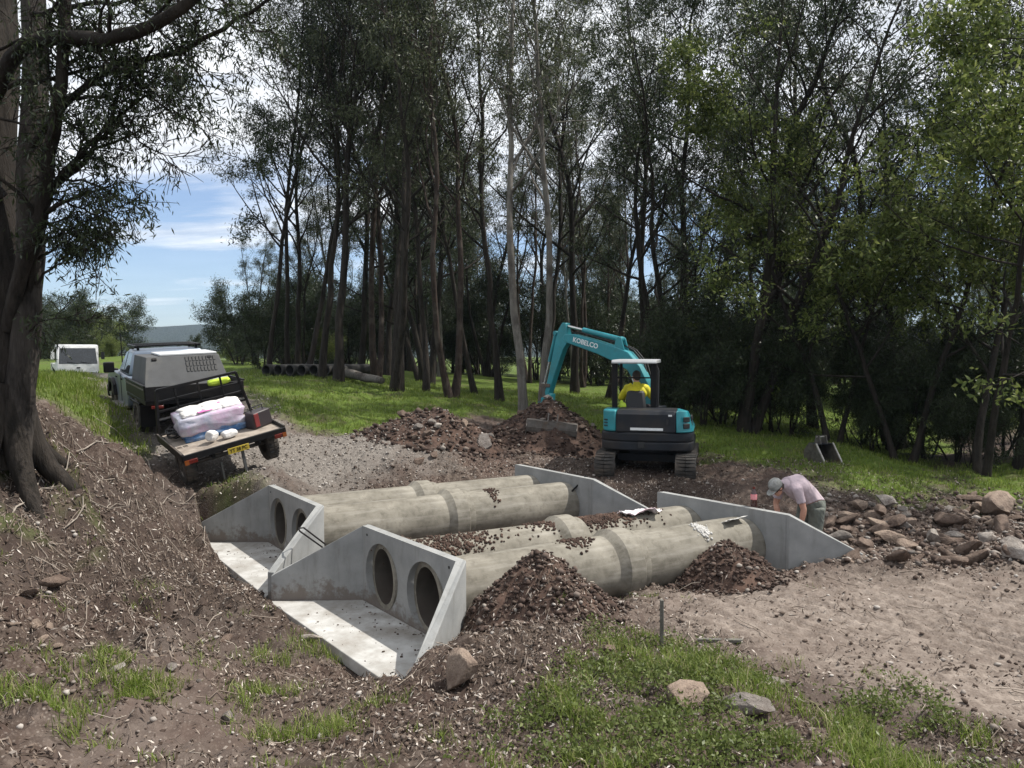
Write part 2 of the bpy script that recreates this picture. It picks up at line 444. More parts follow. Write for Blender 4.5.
# ------------------------------------------------------------------ ground mesh
def axis(lo, hi, flo, fhi, step, g):
    a = list(np.arange(flo, fhi, step)); s = step
    while a[-1] < hi: s *= g; a.append(a[-1] + s)
    s = step
    while a[0] > lo: s *= g; a.insert(0, a[0] - s)
    return np.array(a)
gx = axis(-1800, 1800, -7.5, 7.5, .038, 1.045); gy = axis(-300, 2600, 3.8, 14.5, .038, 1.03)
GX, GY = np.meshgrid(gx, gy)
GZ = ground_h(GX, GY)
mg, mp, mgr, mtr = masks(GX, GY)
mulch_shade = sstep(.0, .25, fbm(GX, GY, .35, 2, 31)) * .5
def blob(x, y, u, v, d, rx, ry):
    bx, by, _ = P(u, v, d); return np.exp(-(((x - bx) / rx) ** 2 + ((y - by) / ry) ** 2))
mulch_shade = np.clip(mulch_shade + blob(GX, GY, 110, 455, 9.4, 1.6, 1.8) + blob(GX, GY, 500, 700, 6, 1.1, .8), 0, 1)  # left bank blob also paints in the big tree's dappled shade
far = sstep(30, 42, np.hypot(GX, GY))
wood = sstep(14, 20, GY + .25 * GX - .0) * (GX > -7)
ny, nx = GX.shape
idx = np.arange(ny * nx).reshape(ny, nx)
Fg = np.stack([idx[:-1, :-1], idx[:-1, 1:], idx[1:, 1:], idx[1:, :-1]], -1).reshape(-1, 4)
m, nt, b = new_mat('ground_soil')
def attr(nt, n):
    a = nt.nodes.new('ShaderNodeAttribute'); a.attribute_name = n; return a.outputs['Fac']
n1 = noise(nt, 1.1, 6, .65); n2 = noise(nt, 9, 6, .7); n3 = noise(nt, 45, 5, .75); n4 = noise(nt, .5, 4, .6)
soil = ramp(nt, n2, [(.30, (.020, .014, .011)), (.5, (.056, .042, .034)), (.72, (.165, .134, .112))]).outputs[0]
soil = mix(nt, ramp(nt, n1, [(.4, 0), (.65, .75)]).outputs[0], soil, (.082, .054, .044))
peb = nt.nodes.new('ShaderNodeTexVoronoi'); peb.inputs['Scale'].default_value = 34; nt.links.new(nt.nodes['TC'].outputs['Object'], peb.inputs['Vector'])
pebc = ramp(nt, peb.outputs['Color'], [(.0, (.07, .05, .042)), (.6, (.15, .12, .10)), (.95, (.33, .29, .255))]).outputs[0]
pebm = ramp(nt, peb.outputs['Distance'], [(.25, 1), (.42, 0)]).outputs[0]
def mulf(nt, a, k):
    n = nt.nodes.new('ShaderNodeMath'); n.operation = 'MULTIPLY'; nt.links.new(a, n.inputs[0])
    if hasattr(k, 'links'): nt.links.new(k, n.inputs[1])
    else: n.inputs[1].default_value = k
    return n.outputs[0]
soil = mix(nt, mulf(nt, pebm, .55), soil, pebc)
grv = ramp(nt, n3, [(.3, (.07, .061, .054)), (.5, (.15, .134, .12)), (.7, (.29, .265, .24))]).outputs[0]
trk = ramp(nt, n2, [(.3, (.095, .073, .060)), (.7, (.275, .232, .20))]).outputs[0]
trk = mix(nt, ramp(nt, n1, [(.45, 0), (.65, .5)]).outputs[0], trk, (.105, .080, .067))
trk = mix(nt, mulf(nt, pebm, .35), trk, pebc)
soil = mix(nt, ramp(nt, n4, [(.50, 0), (.66, .6)]).outputs[0], soil, mix(nt, n3, (.075, .058, .049), (.20, .165, .145)))
soil = mix(nt, mulf(nt, attr(nt, 'mulch_shade'), .6), soil, (.034, .025, .021))  # darkens the soil for mulch and for the shade painted on the bank
c = mix(nt, attr(nt, 'gravel'), soil, grv)
c = mix(nt, attr(nt, 'track'), c, trk)
gcol = ramp(nt, n2, [(.3, (.045, .065, .014)), (.7, (.105, .155, .026))]).outputs[0]
gcol = mix(nt, ramp(nt, n1, [(.52, 0), (.68, .8)]).outputs[0], gcol, (.085, .066, .045))
c = mix(nt, attr(nt, 'grass'), c, gcol)
nt.links.new(c, b.inputs['Base Color']); b.inputs['Roughness'].default_value = .95; b.inputs['Specular IOR Level'].default_value = .15
h = nt.nodes.new('ShaderNodeMath'); h.operation = 'ADD'; nt.links.new(n3, h.inputs[0]); nt.links.new(mulf(nt, pebm, .35), h.inputs[1])
bump(nt, b, h.outputs[0], .7, .012)
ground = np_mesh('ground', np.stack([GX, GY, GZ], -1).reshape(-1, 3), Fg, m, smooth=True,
    attrs={'grass': np.clip(mg + far, 0, 1).ravel(), 'gravel': mgr.ravel() * (1 - mg.ravel()), 'track': mtr.ravel(), 'mulch_shade': mulch_shade.ravel()})
tag(ground, kind='structure')

# far hills
def hills():
    mats = pmat('far_hill_forest', (.036, .048, .036), (.020, .028, .022), .95, scale=.05, bmp=.9, dist=8, dirt=(.030, .038, .032), spec=.1)
    for (R0, hgt, seed, a0, a1) in ((520, 8, 1, -80, 80), (900, 15, 2, -80, 80), (1500, 40, 3, -85, 85)):
        na, nr = 360, 14
        A = np.linspace(R(a0), R(a1), na)[None, :]; Q = np.linspace(-1, 1, nr)[:, None]
        RR = R0 * (1 + .25 * Q)
        prof = np.cos(Q * math.pi / 2) ** 1.2
        hh = hgt * (1.0 + 1.1 * fbm(A * 9 + seed * 7, A * 0 + seed, 1, 3, seed)) + 2.2 * fbm(A * 160, A * 0 + Q * 9, 1, 3, seed + 3)
        z = prof * np.maximum(hh, 3) - 4
        V = np.stack([RR * np.sin(A), RR * np.cos(A), z + A * 0], -1).reshape(-1, 3)
        ii = np.arange(nr * na).reshape(nr, na)
        Fh = np.stack([ii[:-1, :-1], ii[:-1, 1:], ii[1:, 1:], ii[1:, :-1]], -1).reshape(-1, 4)
        tag(np_mesh('hills', V, Fh, mats, smooth=True), kind='structure')
hills()

# spoil heaps
heapmat = pmat('dug_soil', (.085, .058, .047), (.028, .019, .016), .97, scale=9, bmp=.6, dist=.012, dirt=(.115, .075, .058), spec=.1)
HL = {'near_pipe': 'dark crumbly soil heap against the nearest pipe beside the inlet headwall',
      'outlet': 'conical heap of dark gravelly soil against the nearest pipe by the outlet headwall',
      'road': 'broad dark soil heap with boulders behind the far pipes',
      'bucket': 'tall red brown soil heap under the digger bucket'}
for i, (nm, hx, hy, bz, rx, ry, hh, sd) in enumerate(HEAPS):
    n = 90 if i < 2 else 110
    xs = np.linspace(-1.35, 1.35, n) * rx + hx; ys = np.linspace(-1.35, 1.35, n) * ry + hy
    X, Y = np.meshgrid(xs, ys); hz, r = heap_h(i, X, Y)
    Z = np.where(r < 1, base_h(X, Y) + hz - .06, base_h(X, Y) - .3)
    ii = np.arange(n * n).reshape(n, n)
    Fh = np.stack([ii[:-1, :-1], ii[:-1, 1:], ii[1:, 1:], ii[1:, :-1]], -1).reshape(-1, 4)
    keep = (r.ravel()[Fh] < 1.12).any(1)
    Fk = Fh[keep]; us, inv = np.unique(Fk, return_inverse=True)
    o = np_mesh('soil_heap', np.stack([X, Y, Z], -1).reshape(-1, 3)[us], inv.reshape(Fk.shape), heapmat, smooth=True)
    tag(o, HL[nm], 'soil heap')

# ------------------------------------------------------------------ culverts
conc, nt, b = new_mat('precast_concrete')
a1 = noise(nt, 2.2, 6, .6); a2 = noise(nt, 14, 6, .7); a3 = noise(nt, 70, 3, .6)
c = ramp(nt, a1, [(.3, (.205, .21, .208)), (.7, (.315, .317, .31))]).outputs[0]
c = mix(nt, ramp(nt, a2, [(.56, 0), (.75, .6)]).outputs[0], c, (.23, .225, .21))
v = nt.nodes.new('ShaderNodeTexVoronoi'); v.inputs['Scale'].default_value = 26; nt.links.new(nt.nodes['TC'].outputs['Object'], v.inputs['Vector'])
c = mix(nt, ramp(nt, v.outputs['Distance'], [(.05, .8), (.09, 0)]).outputs[0], c, (.13, .125, .12))
# soil splashed near the foot of every wall and on the aprons
g = nt.nodes.new('ShaderNodeTexCoord'); sp = nt.nodes.new('ShaderNodeSeparateXYZ'); nt.links.new(g.outputs['Object'], sp.inputs[0])
mpv = nt.nodes.new('ShaderNodeMapping'); mpv.inputs['Scale'].default_value = (1, 1, .18); nt.links.new(nt.nodes['TC'].outputs['Object'], mpv.inputs[0])
c = mix(nt, ramp(nt, noise(nt, 6.5, 6, .7, mpv.outputs[0]), [(.52, 0), (.72, .55)]).outputs[0], c, (.15, .145, .135))
mud = nt.nodes.new('ShaderNodeMath'); mud.operation = 'MULTIPLY_ADD'; nt.links.new(sp.outputs[2], mud.inputs[0]); mud.inputs[1].default_value = -.9; nt.links.new(noise(nt, 5, 8, .75), mud.inputs[2])
c = mix(nt, ramp(nt, mud.outputs[0], [(.34, 0), (.46, .75)]).outputs[0], c, (.13, .10, .08))
nt.links.new(c, b.inputs['Base Color']); b.inputs['Roughness'].default_value = .8; b.inputs['Specular IOR Level'].default_value = .3
bump(nt, b, a3, .25, .006)
slabm = pmat('apron_concrete', (.46, .455, .44), (.30, .29, .27), .75, scale=3.2, bmp=.35, dirt=(.235, .215, .19), dist=.006, spec=.35)
pipem, nt, b = new_mat('pipe_concrete')
a1 = noise(nt, 1.6, 6, .65); a2 = noise(nt, 8, 6, .7); a3 = noise(nt, 90, 3, .6)
c = ramp(nt, a1, [(.32, (.105, .095, .076)), (.68, (.255, .235, .195))]).outputs[0]
c = mix(nt, ramp(nt, a2, [(.5, 0), (.75, .8)]).outputs[0], c, (.075, .065, .05))
mp_ = nt.nodes.new('ShaderNodeMapping'); mp_.inputs['Scale'].default_value = (1, 1, .12); nt.links.new(nt.nodes['TC'].outputs['Object'], mp_.inputs[0])
c = mix(nt, ramp(nt, noise(nt, 9, 4, .6, mp_.outputs[0]), [(.5, 0), (.72, .5)]).outputs[0], c, (.34, .32, .28))
nt.links.new(c, b.inputs['Base Color']); b.inputs['Roughness'].default_value = .82; b.inputs['Specular IOR Level'].default_value = .3
bump(nt, b, a3, .3, .006)
HT, TH, PR, ZC = .92, .10, .39, .392
CT = (.47, 1.455)
HLAB = {'A': 'grey concrete double headwall with speckled apron, nearest the camera with two open pipe mouths',
        'B': 'grey concrete double headwall with pale apron below the trailer',
        'C': 'grey concrete headwall with the bending man working behind its top edge',
        'D': 'grey concrete headwall in front of the excavator with a steel bar leaning on it'}
def headwall(k):
    (ax, ay), (bx, by) = HW[k]; W = math.hypot(bx - ax, by - ay)
    if k in 'CD': (ax, ay), (bx, by) = (bx, by), (ax, ay)
    ang = math.atan2(by - ay, bx - ax)          # local x along the wall, local -y is the apron side... checked by sign below
    root = empty('culvert_headwall', (ax, ay, 0), (0, 0, ang), HLAB[k], 'headwall')
    cts = CT if k in 'AB' else tuple(W - c for c in reversed(CT))
    bm = bmesh.new()
    def quad(ps): bm.faces.new([bm.verts.new(p) for p in ps])
    s = .43; z0, z1 = ZC - s, ZC + s; xs = [0]
    for cx in cts:
        n = 40; sq = []; ci = []
        for i in range(n):
            a = 2 * math.pi * i / n; ca, sa = math.cos(a), math.sin(a); q = s / max(abs(ca), abs(sa))
            ci.append((cx + PR * ca, 0, ZC + PR * sa)); sq.append((cx + q * ca, 0, ZC + q * sa))
        for i in range(n):
            j = (i + 1) % n; quad([ci[i], ci[j], sq[j], sq[i]])
        # corners are exact because n is a multiple of 8
        xs += [cx - s, cx + s]
    xs.append(W)
    for i in range(0, len(xs), 2):
        quad([(xs[i], 0, z0), (xs[i + 1], 0, z0), (xs[i + 1], 0, z1), (xs[i], 0, z1)])
    quad([(0, 0, z1), (W, 0, z1), (W, 0, HT), (0, 0, HT)]); quad([(0, 0, -.14), (W, 0, -.14), (W, 0, z0), (0, 0, z0)])
    bmesh.ops.remove_doubles(bm, verts=bm.verts[:], dist=.0005)
    r = bmesh.ops.extrude_face_region(bm, geom=bm.faces[:])
    bmesh.ops.translate(bm, verts=[g for g in r['geom'] if isinstance(g, bmesh.types.BMVert)], vec=(0, TH, 0))
    bmesh.ops.recalc_face_normals(bm, faces=bm.faces[:])
    me = bpy.data.meshes.new('wall_panel'); bm.to_mesh(me); bm.free(); me.materials.append(conc)
    o = bpy.data.objects.new('wall_panel', me); COL.objects.link(o); o.parent = root
    # wings (local -y is outward)
    L = 1.13; fa = R(37)
    toes = []
    for side in (0, 1):
        x0 = 0 if side == 0 else W; sg = -1 if side == 0 else 1
        dx, dy = sg * math.sin(fa), -math.cos(fa)
        nx_, ny_ = -dy * sg, dx * sg            # outward normal of the wing
        nx_, ny_ = (math.cos(fa) * sg, math.sin(fa))
        th = TH
        a = [(x0, 0), (x0 + dx * L, dy * L)]
        q = MB(); tz = .30
        x_in, y_in = x0 - 0 * nx_, 0
        vs = [(x0 - sg * .002, -.002, -.14), (x0 + dx * L, dy * L, -.14), (x0 + dx * L + nx_ * th, dy * L + ny_ * th, -.14), (x0 + sg * th * .5, TH - .002, -.14), (x0 - sg * .001, TH - .002, -.14),
              (x0 - sg * .002, -.002, HT + .002), (x0 + dx * L, dy * L, tz), (x0 + dx * L + nx_ * th, dy * L + ny_ * th, tz), (x0 + sg * th * .5, TH - .002, HT + .002), (x0 - sg * .001, TH - .002, HT + .002)]
        q.add(vs, [(0, 1, 2, 3, 4), (5, 6, 7, 8, 9), (0, 1, 6, 5), (1, 2, 7, 6), (2, 3, 8, 7), (3, 4, 9, 8), (4, 0, 5, 9)])
        q.build('wing_wall', conc, root, smooth=0, bevel=.008)
        toes.append((x0 + dx * L, dy * L))
    for hx_ in (.12, W - .12):
        q = MB(); q.cyl((hx_, -.004, HT - .09), (hx_, .002, HT - .09), .016, n=14); q.build('lifting_hole', pmat('recess', (.03, .03, .03)), root)
    q = MB(); q.prism([(.0, -.001), (W, -.001), (toes[1][0], toes[1][1] - .03), (toes[0][0], toes[0][1] - .03)], 2, -.13, 0)
    q.build('apron_slab', slabm, root, smooth=0, bevel=.01)
    return root, [root.matrix_basis @ Vector((c, 0, ZC)) for c in cts]
mouth = {}
for k in 'ABCD':
    r_, m_ = headwall(k)
    bpy.context.view_layer.update()
    M_ = Matrix.Translation(r_.location) @ Euler(r_.rotation_euler).to_matrix().to_4x4()
    (ax, ay), (bx, by) = HW[k]; W = math.hypot(bx - ax, by - ay)
    cts = CT if k in 'AB' else tuple(W - c for c in reversed(CT))
    mouth[k] = [M_ @ Vector((c, .03, ZC)) for c in cts]
mouth['C'].reverse(); mouth['D'].reverse()
pipein = pmat('shaded_pipe_lining', (.075, .066, .055), (.045, .038, .031), .85, scale=4, bmp=.3, dirt=(.06, .045, .036))  # bore coloured dark to hold the shade inside the pipes, with mud blotches
def pipe_piece(a, b, bell, label, group):
    a = Vector(a); b = Vector(b); L = (b - a).length
    root_rot = (b - a).to_track_quat('Z', 'Y').to_euler()
    q = MB(); ri = .325; rb = .465
    if bell:      # socket at the far end
        prof = [(ri, 0), (PR, 0), (PR, L - .34), (PR + .02, L - .31), (rb, L - .23), (rb, L - .015), (rb - .015, L), (ri + .03, L), (ri, L - .02)]
    else:
        prof = [(ri, .0), (PR - .004, .0), (PR - .004, .02), (PR + .028, .035), (PR + .034, .09), (PR + .028, .13), (PR, .145), (PR, L), (ri, L)]
    q.lathe(prof, 56, close=True)
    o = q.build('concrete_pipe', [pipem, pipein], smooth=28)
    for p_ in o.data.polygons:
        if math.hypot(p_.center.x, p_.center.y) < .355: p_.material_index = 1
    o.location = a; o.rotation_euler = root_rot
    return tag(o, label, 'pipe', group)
PL = {('A', 0): ('rear pipe of the near culvert', 'soil heaped over its sides'), ('A', 1): ('front pipe of the near culvert', ''),
      ('B', 0): ('back pipe of the far culvert', ''), ('B', 1): ('front pipe of the far culvert', '')}
for (k1, k2) in (('A', 'C'), ('B', 'D')):
    for i in range(2):
        a, b_ = mouth[k1][i], mouth[k2][i]
        mid = a.lerp(b_, .56 if k1 == 'A' else .54)
        nm = PL[(k1, i)][0]
        pipe_piece(a, mid, True, 'concrete pipe length with flared socket, inlet half of the ' + nm, 'concrete pipe lengths in the two culverts')
        pipe_piece(mid.lerp(b_, -.01), b_, False, 'plain concrete pipe length, outlet half of the ' + nm, 'concrete pipe lengths in the two culverts')
# ------------------------------------------------------------------ trees
def tubes_np(branches):
    """branches: list of (pts (k,3), radii (k,), sides) -> V, F"""
    V = []; Fq = []; b = 0
    for pts, rad, n in branches:
        k = len(pts); t = np.gradient(pts, axis=0); t /= np.linalg.norm(t, axis=1, keepdims=True) + 1e-9
        ref = np.array([1., 0, 0]) if abs(t[0, 2]) > .6 else np.array([0, 0, 1.])
        X = np.cross(t, ref); X /= np.linalg.norm(X, axis=1, keepdims=True) + 1e-9; Y = np.cross(t, X)
        a = np.arange(n) * 2 * math.pi / n
        ring = pts[:, None] + (X[:, None] * np.cos(a)[None, :, None] + Y[:, None] * np.sin(a)[None, :, None]) * np.asarray(rad)[:, None, None]
        V.append(ring.reshape(-1, 3)); ii = b + np.arange(k * n).reshape(k, n)
        Fq.append(np.stack([ii[:-1], np.roll(ii[:-1], -1, 1), np.roll(ii[1:], -1, 1), ii[1:]], -1).reshape(-1, 4)); b += k * n
    return np.concatenate(V), np.concatenate(Fq)
def grow(rng, p, d, L, n=6, wander=.25, up=.1):
    pts = [np.array(p, float)]; d = np.array(d, float); d /= np.linalg.norm(d)
    for i in range(n - 1):
        d = d + rng.normal(0, wander, 3) * np.array([1, 1, .7]) + np.array([0, 0, up]); d /= np.linalg.norm(d)
        pts.append(pts[-1] + d * L / (n - 1))
    return np.array(pts)
def at_t(pts, t):
    x = t * (len(pts) - 1); i = min(int(x), len(pts) - 2); f = x - i
    return pts[i] * (1 - f) + pts[i + 1] * f, pts[i + 1] - pts[i]
def side_dir(rng, d, ang):
    d = d / (np.linalg.norm(d) + 1e-9); r = rng.normal(0, 1, 3); r -= d * r.dot(d); r /= np.linalg.norm(r)
    return d * math.cos(ang) + r * math.sin(ang)
def leaves_np(rng, C, spread, size, droop=.6, wr=.24):
    """one small pointed blade round every centre"""
    n = len(C); C = C + rng.normal(0, 1, (n, 3)) * spread * np.array([1, 1, .8])
    d = rng.normal(0, 1, (n, 3)); d[:, 2] -= droop * 1.6; d /= np.linalg.norm(d, axis=1, keepdims=True)
    w = np.cross(d, rng.normal(0, 1, (n, 3))); w /= np.linalg.norm(w, axis=1, keepdims=True)
    L = (size * rng.uniform(.6, 1.3, n))[:, None]; W = L * wr
    q = np.stack([C, C + d * L * .45 + w * W * .5, C + d * L, C + d * L * .45 - w * W * .5], 1)
    return q.reshape(-1, 3), np.arange(n * 4).reshape(n, 4)
def skeleton(rng, H, r0, trunks, lo, nl, ll, ang=(35, 60), nsub=5, ntw=4, lean=.0, wig=.05, upb=.08, sublen=.42, tw=.45):
    br = []; tw_pts = []
    for ti in range(trunks):
        a = rng.uniform(0, 6.28); s = .12 if trunks == 1 else .16 + .1 * ti
        d0 = np.array([math.cos(a) * s + lean, math.sin(a) * s, 1.])
        if trunks == 1: d0 = np.array([lean, rng.normal(0, .04), 1.])
        h = H * (1 if ti == 0 else rng.uniform(.7, .98)); r = r0 * (1 if trunks == 1 else .75 - .07 * ti)
        tp = grow(rng, (math.cos(a) * .15 * (trunks > 1), math.sin(a) * .15 * (trunks > 1), -.3), d0, h, 16, wig, .05)
        tt = np.linspace(0, 1, 16); rad = r * (1 - .88 * tt ** .9); rad[0] *= 1.55; rad[1] *= 1.08
        br.append((tp, rad, 9))
        for i in range(nl):
            t = lo + (1 - lo) * ((i + rng.uniform(0, 1)) / nl) ** .9; t = min(t, .985)
            p, d = at_t(tp, t); rr = r * (1 - .88 * t ** .9)
            L = ll * (1.05 - .6 * (t - lo) / (1 - lo)) * rng.uniform(.6, 1.25)
            lb = grow(rng, p, side_dir(rng, d, R(rng.uniform(*ang))), L, 8, .13, upb)
            r1 = min(rr * .55, .02 + L * .018)
            br.append((lb, r1 * np.linspace(1, .22, 8), 6))
            for j in range(nsub):
                t2 = rng.uniform(.25, 1); p2, d2 = at_t(lb, t2)
                L2 = L * sublen * rng.uniform(.5, 1.2)
                sb = grow(rng, p2, side_dir(rng, d2, R(rng.uniform(25, 65))), L2, 6, .16, upb * .6)
                br.append((sb, r1 * .42 * (1.2 - .6 * t2) * np.linspace(1, .25, 6), 4))
                for q in range(ntw):
                    t3 = rng.uniform(.2, 1); p3, d3 = at_t(sb, t3)
                    tb = grow(rng, p3, side_dir(rng, d3, R(rng.uniform(20, 70))), tw * rng.uniform(.5, 1.4), 4, .2, -.02)
                    br.append((tb, np.array([.011, .009, .007, .004]), 3)); tw_pts.append(tb)
    return br, tw_pts
def tw_centres(rng, tw_pts, m, keep=1.):
    out = []
    for tb in tw_pts:
        if rng.uniform() > keep: continue
        k = max(1, int(m * rng.uniform(.4, 1.5))); t = rng.uniform(.2, 1, k) * 3; i = np.minimum(t.astype(int), 2); f = (t - i)[:, None]
        out.append(tb[i] * (1 - f) + tb[i + 1] * f)
    return np.concatenate(out)

def barkmat(name, c1, c2, c3):
    m, nt, b = new_mat(name)
    tcx = nt.nodes.new('ShaderNodeTexCoord'); mp = nt.nodes.new('ShaderNodeMapping'); mp.inputs['Scale'].default_value = (1, 1, .16)
    nt.links.new(tcx.outputs['Object'], mp.inputs[0])
    f = noise(nt, 9, 6, .7, mp.outputs[0]); g = noise(nt, 1.3, 4, .6, tcx.outputs['Object'])
    c = ramp(nt, f, [(.35, c2), (.65, c1)]).outputs[0]
    c = mix(nt, ramp(nt, g, [(.5, 0), (.62, .8)]).outputs[0], c, c3)
    nt.links.new(c, b.inputs['Base Color']); b.inputs['Roughness'].default_value = .9; b.inputs['Specular IOR Level'].default_value = .2
    bump(nt, b, f, 1, .08)
    return m
bark_dark = barkmat('bark_dark', (.046, .038, .032), (.012, .010, .008), (.028, .023, .020))
bark_pale = barkmat('bark_pale', (.20, .185, .165), (.10, .09, .078), (.06, .052, .045))
bark_red = barkmat('bark_reddish', (.060, .043, .035), (.018, .013, .011), (.085, .07, .06))
leaf_euc = leafmat('eucalypt_leaves', [(0, (.030, .039, .018)), (.5, (.056, .068, .032)), (.9, (.095, .108, .055)), (1, (.15, .16, .10))], .45, .3)
leaf_dark = leafmat('dark_leaves', [(0, (.018, .026, .012)), (.6, (.035, .050, .020)), (1, (.06, .08, .034))], .4, .3)
leaf_green = leafmat('bright_leaves', [(0, (.05, .072, .018)), (.5, (.11, .148, .036)), (1, (.24, .27, .085))], .45, .45)

def make_tree(seed, bark, leaf, m, size, spread, keep=1., base_name='eucalyptus_tree', wr=.24, droop=.6, **kw):
    rng = np.random.default_rng(seed)
    br, tws = skeleton(rng, **kw)
    C_ = tw_centres(rng, tws, m, keep)
    root = empty(base_name)
    V, Fq = tubes_np(br); np_mesh('trunk', V, Fq, bark, root, smooth=True)
    V, Fq = leaves_np(rng, C_, spread, size, droop, wr); np_mesh('crown', V, Fq, leaf, root)
    return root, len(C_)

PROTO = {}
def proto(k):
    if k in PROTO: return PROTO[k]
    E = dict(base_name='eucalyptus_tree')
    S = {
     'tall1': dict(seed=11, bark=bark_dark, leaf=leaf_euc, m=46, keep=.60, size=.17, spread=.19, H=22, r0=.19, trunks=1, lo=.27, nl=27, ll=5.8, ang=(25, 62), lean=.02, wig=.075, **E),
     'tall2': dict(seed=12, bark=bark_dark, leaf=leaf_euc, m=46, keep=.60, size=.17, spread=.19, H=20, r0=.16, trunks=1, lo=.30, nl=25, ll=5.4, ang=(25, 60), lean=-.05, wig=.095, **E),
     'tall3': dict(seed=13, bark=bark_red, leaf=leaf_euc, m=44, keep=.60, size=.17, spread=.19, H=23, r0=.20, trunks=2, lo=.32, nl=19, ll=5.4, ang=(20, 58), wig=.08, **E),
     'slim1': dict(seed=14, bark=bark_dark, leaf=leaf_dark, m=32, size=.15, spread=.15, H=16, r0=.10, trunks=1, lo=.28, nl=20, ll=3.3, ang=(25, 60), wig=.06, **E),
     'slim2': dict(seed=15, bark=bark_pale, leaf=leaf_euc, m=22, size=.15, spread=.16, H=17, r0=.13, trunks=1, lo=.34, nl=18, ll=3.4, ang=(20, 50), lean=.03, wig=.05, **E),
     'fork': dict(seed=16, bark=bark_dark, leaf=leaf_euc, m=44, keep=.58, size=.17, spread=.19, H=21, r0=.25, trunks=3, lo=.38, nl=12, ll=5.0, ang=(20, 55), wig=.07, **E),
     'broad': dict(seed=17, bark=bark_dark, leaf=leaf_dark, m=40, keep=.7, size=.16, spread=.17, H=16, r0=.24, trunks=3, lo=.22, nl=16, ll=4.6, ang=(35, 75), wig=.09, base_name='broadleaf_tree'),
     'green': dict(seed=18, bark=bark_dark, leaf=leaf_green, m=56, keep=.72, size=.14, spread=.17, H=13, r0=.13, trunks=2, lo=.2, nl=19, ll=4.0, ang=(45, 85), wig=.08, wr=.42, droop=.3, base_name='broadleaf_tree'),
     'shrub': dict(seed=19, bark=bark_dark, leaf=leaf_dark, m=34, keep=.8, size=.14, spread=.17, H=5.5, r0=.08, trunks=5, lo=.12, nl=9, ll=2.0, ang=(35, 80), wig=.12, tw=.4, base_name='understorey_tree'),
     'shrub2': dict(seed=20, bark=bark_dark, leaf=leaf_green, m=34, size=.13, spread=.2, H=4.4, r0=.06, trunks=4, lo=.15, nl=9, ll=1.9, ang=(35, 80), wig=.12, tw=.4, base_name='understorey_tree'),
    }[k]
    r, n = make_tree(**S)
    PROTO[k] = [r, False]
    return PROTO[k]
def plant(k, x, y, sc, rz, label, group=None, sz=None, tilt=0, cat='tree'):
    p = proto(k)
    if not p[1]: o = p[0]; p[1] = True
    else: o = copy_tree(p[0])
    z = float(base_h(np.array([x]), np.array([y]))[0])
    o.location = (x, y, z); o.scale = (sc, sc, sz or sc); o.rotation_euler = (0, tilt, rz)
    o['label'] = label; o['category'] = cat
    if group: o['group'] = group
    elif 'group' in o: del o['group']
    return o
def at(u, d): return (u - 512) / F * d
for (k, u, d, sc, rz, lab) in [('slim1', 268, 31, 1.1, 1.0, 'thin dark tree at the left end of the stand, its limbs reaching over the gap'), ('tall2', 300, 34, .8, 2.6, 'dark tree well behind the stacked pipes with a wide loose crown'), ('tall1', 360, 35, .85, 5.6, 'dark tree standing back between the thick trunk and the reddish twins'), ('tall1', 430, 34, .85, .2, 'dark tree standing far back left of the reddish twins above the soil heap'), ('tall2', 545, 35, .9, 3.9, 'dark tree seen far back behind the raised digger arm')]:
    plant(k, at(u, d), d, sc, rz, lab)
G1 = 'tall trees standing on the grass behind the worksite'
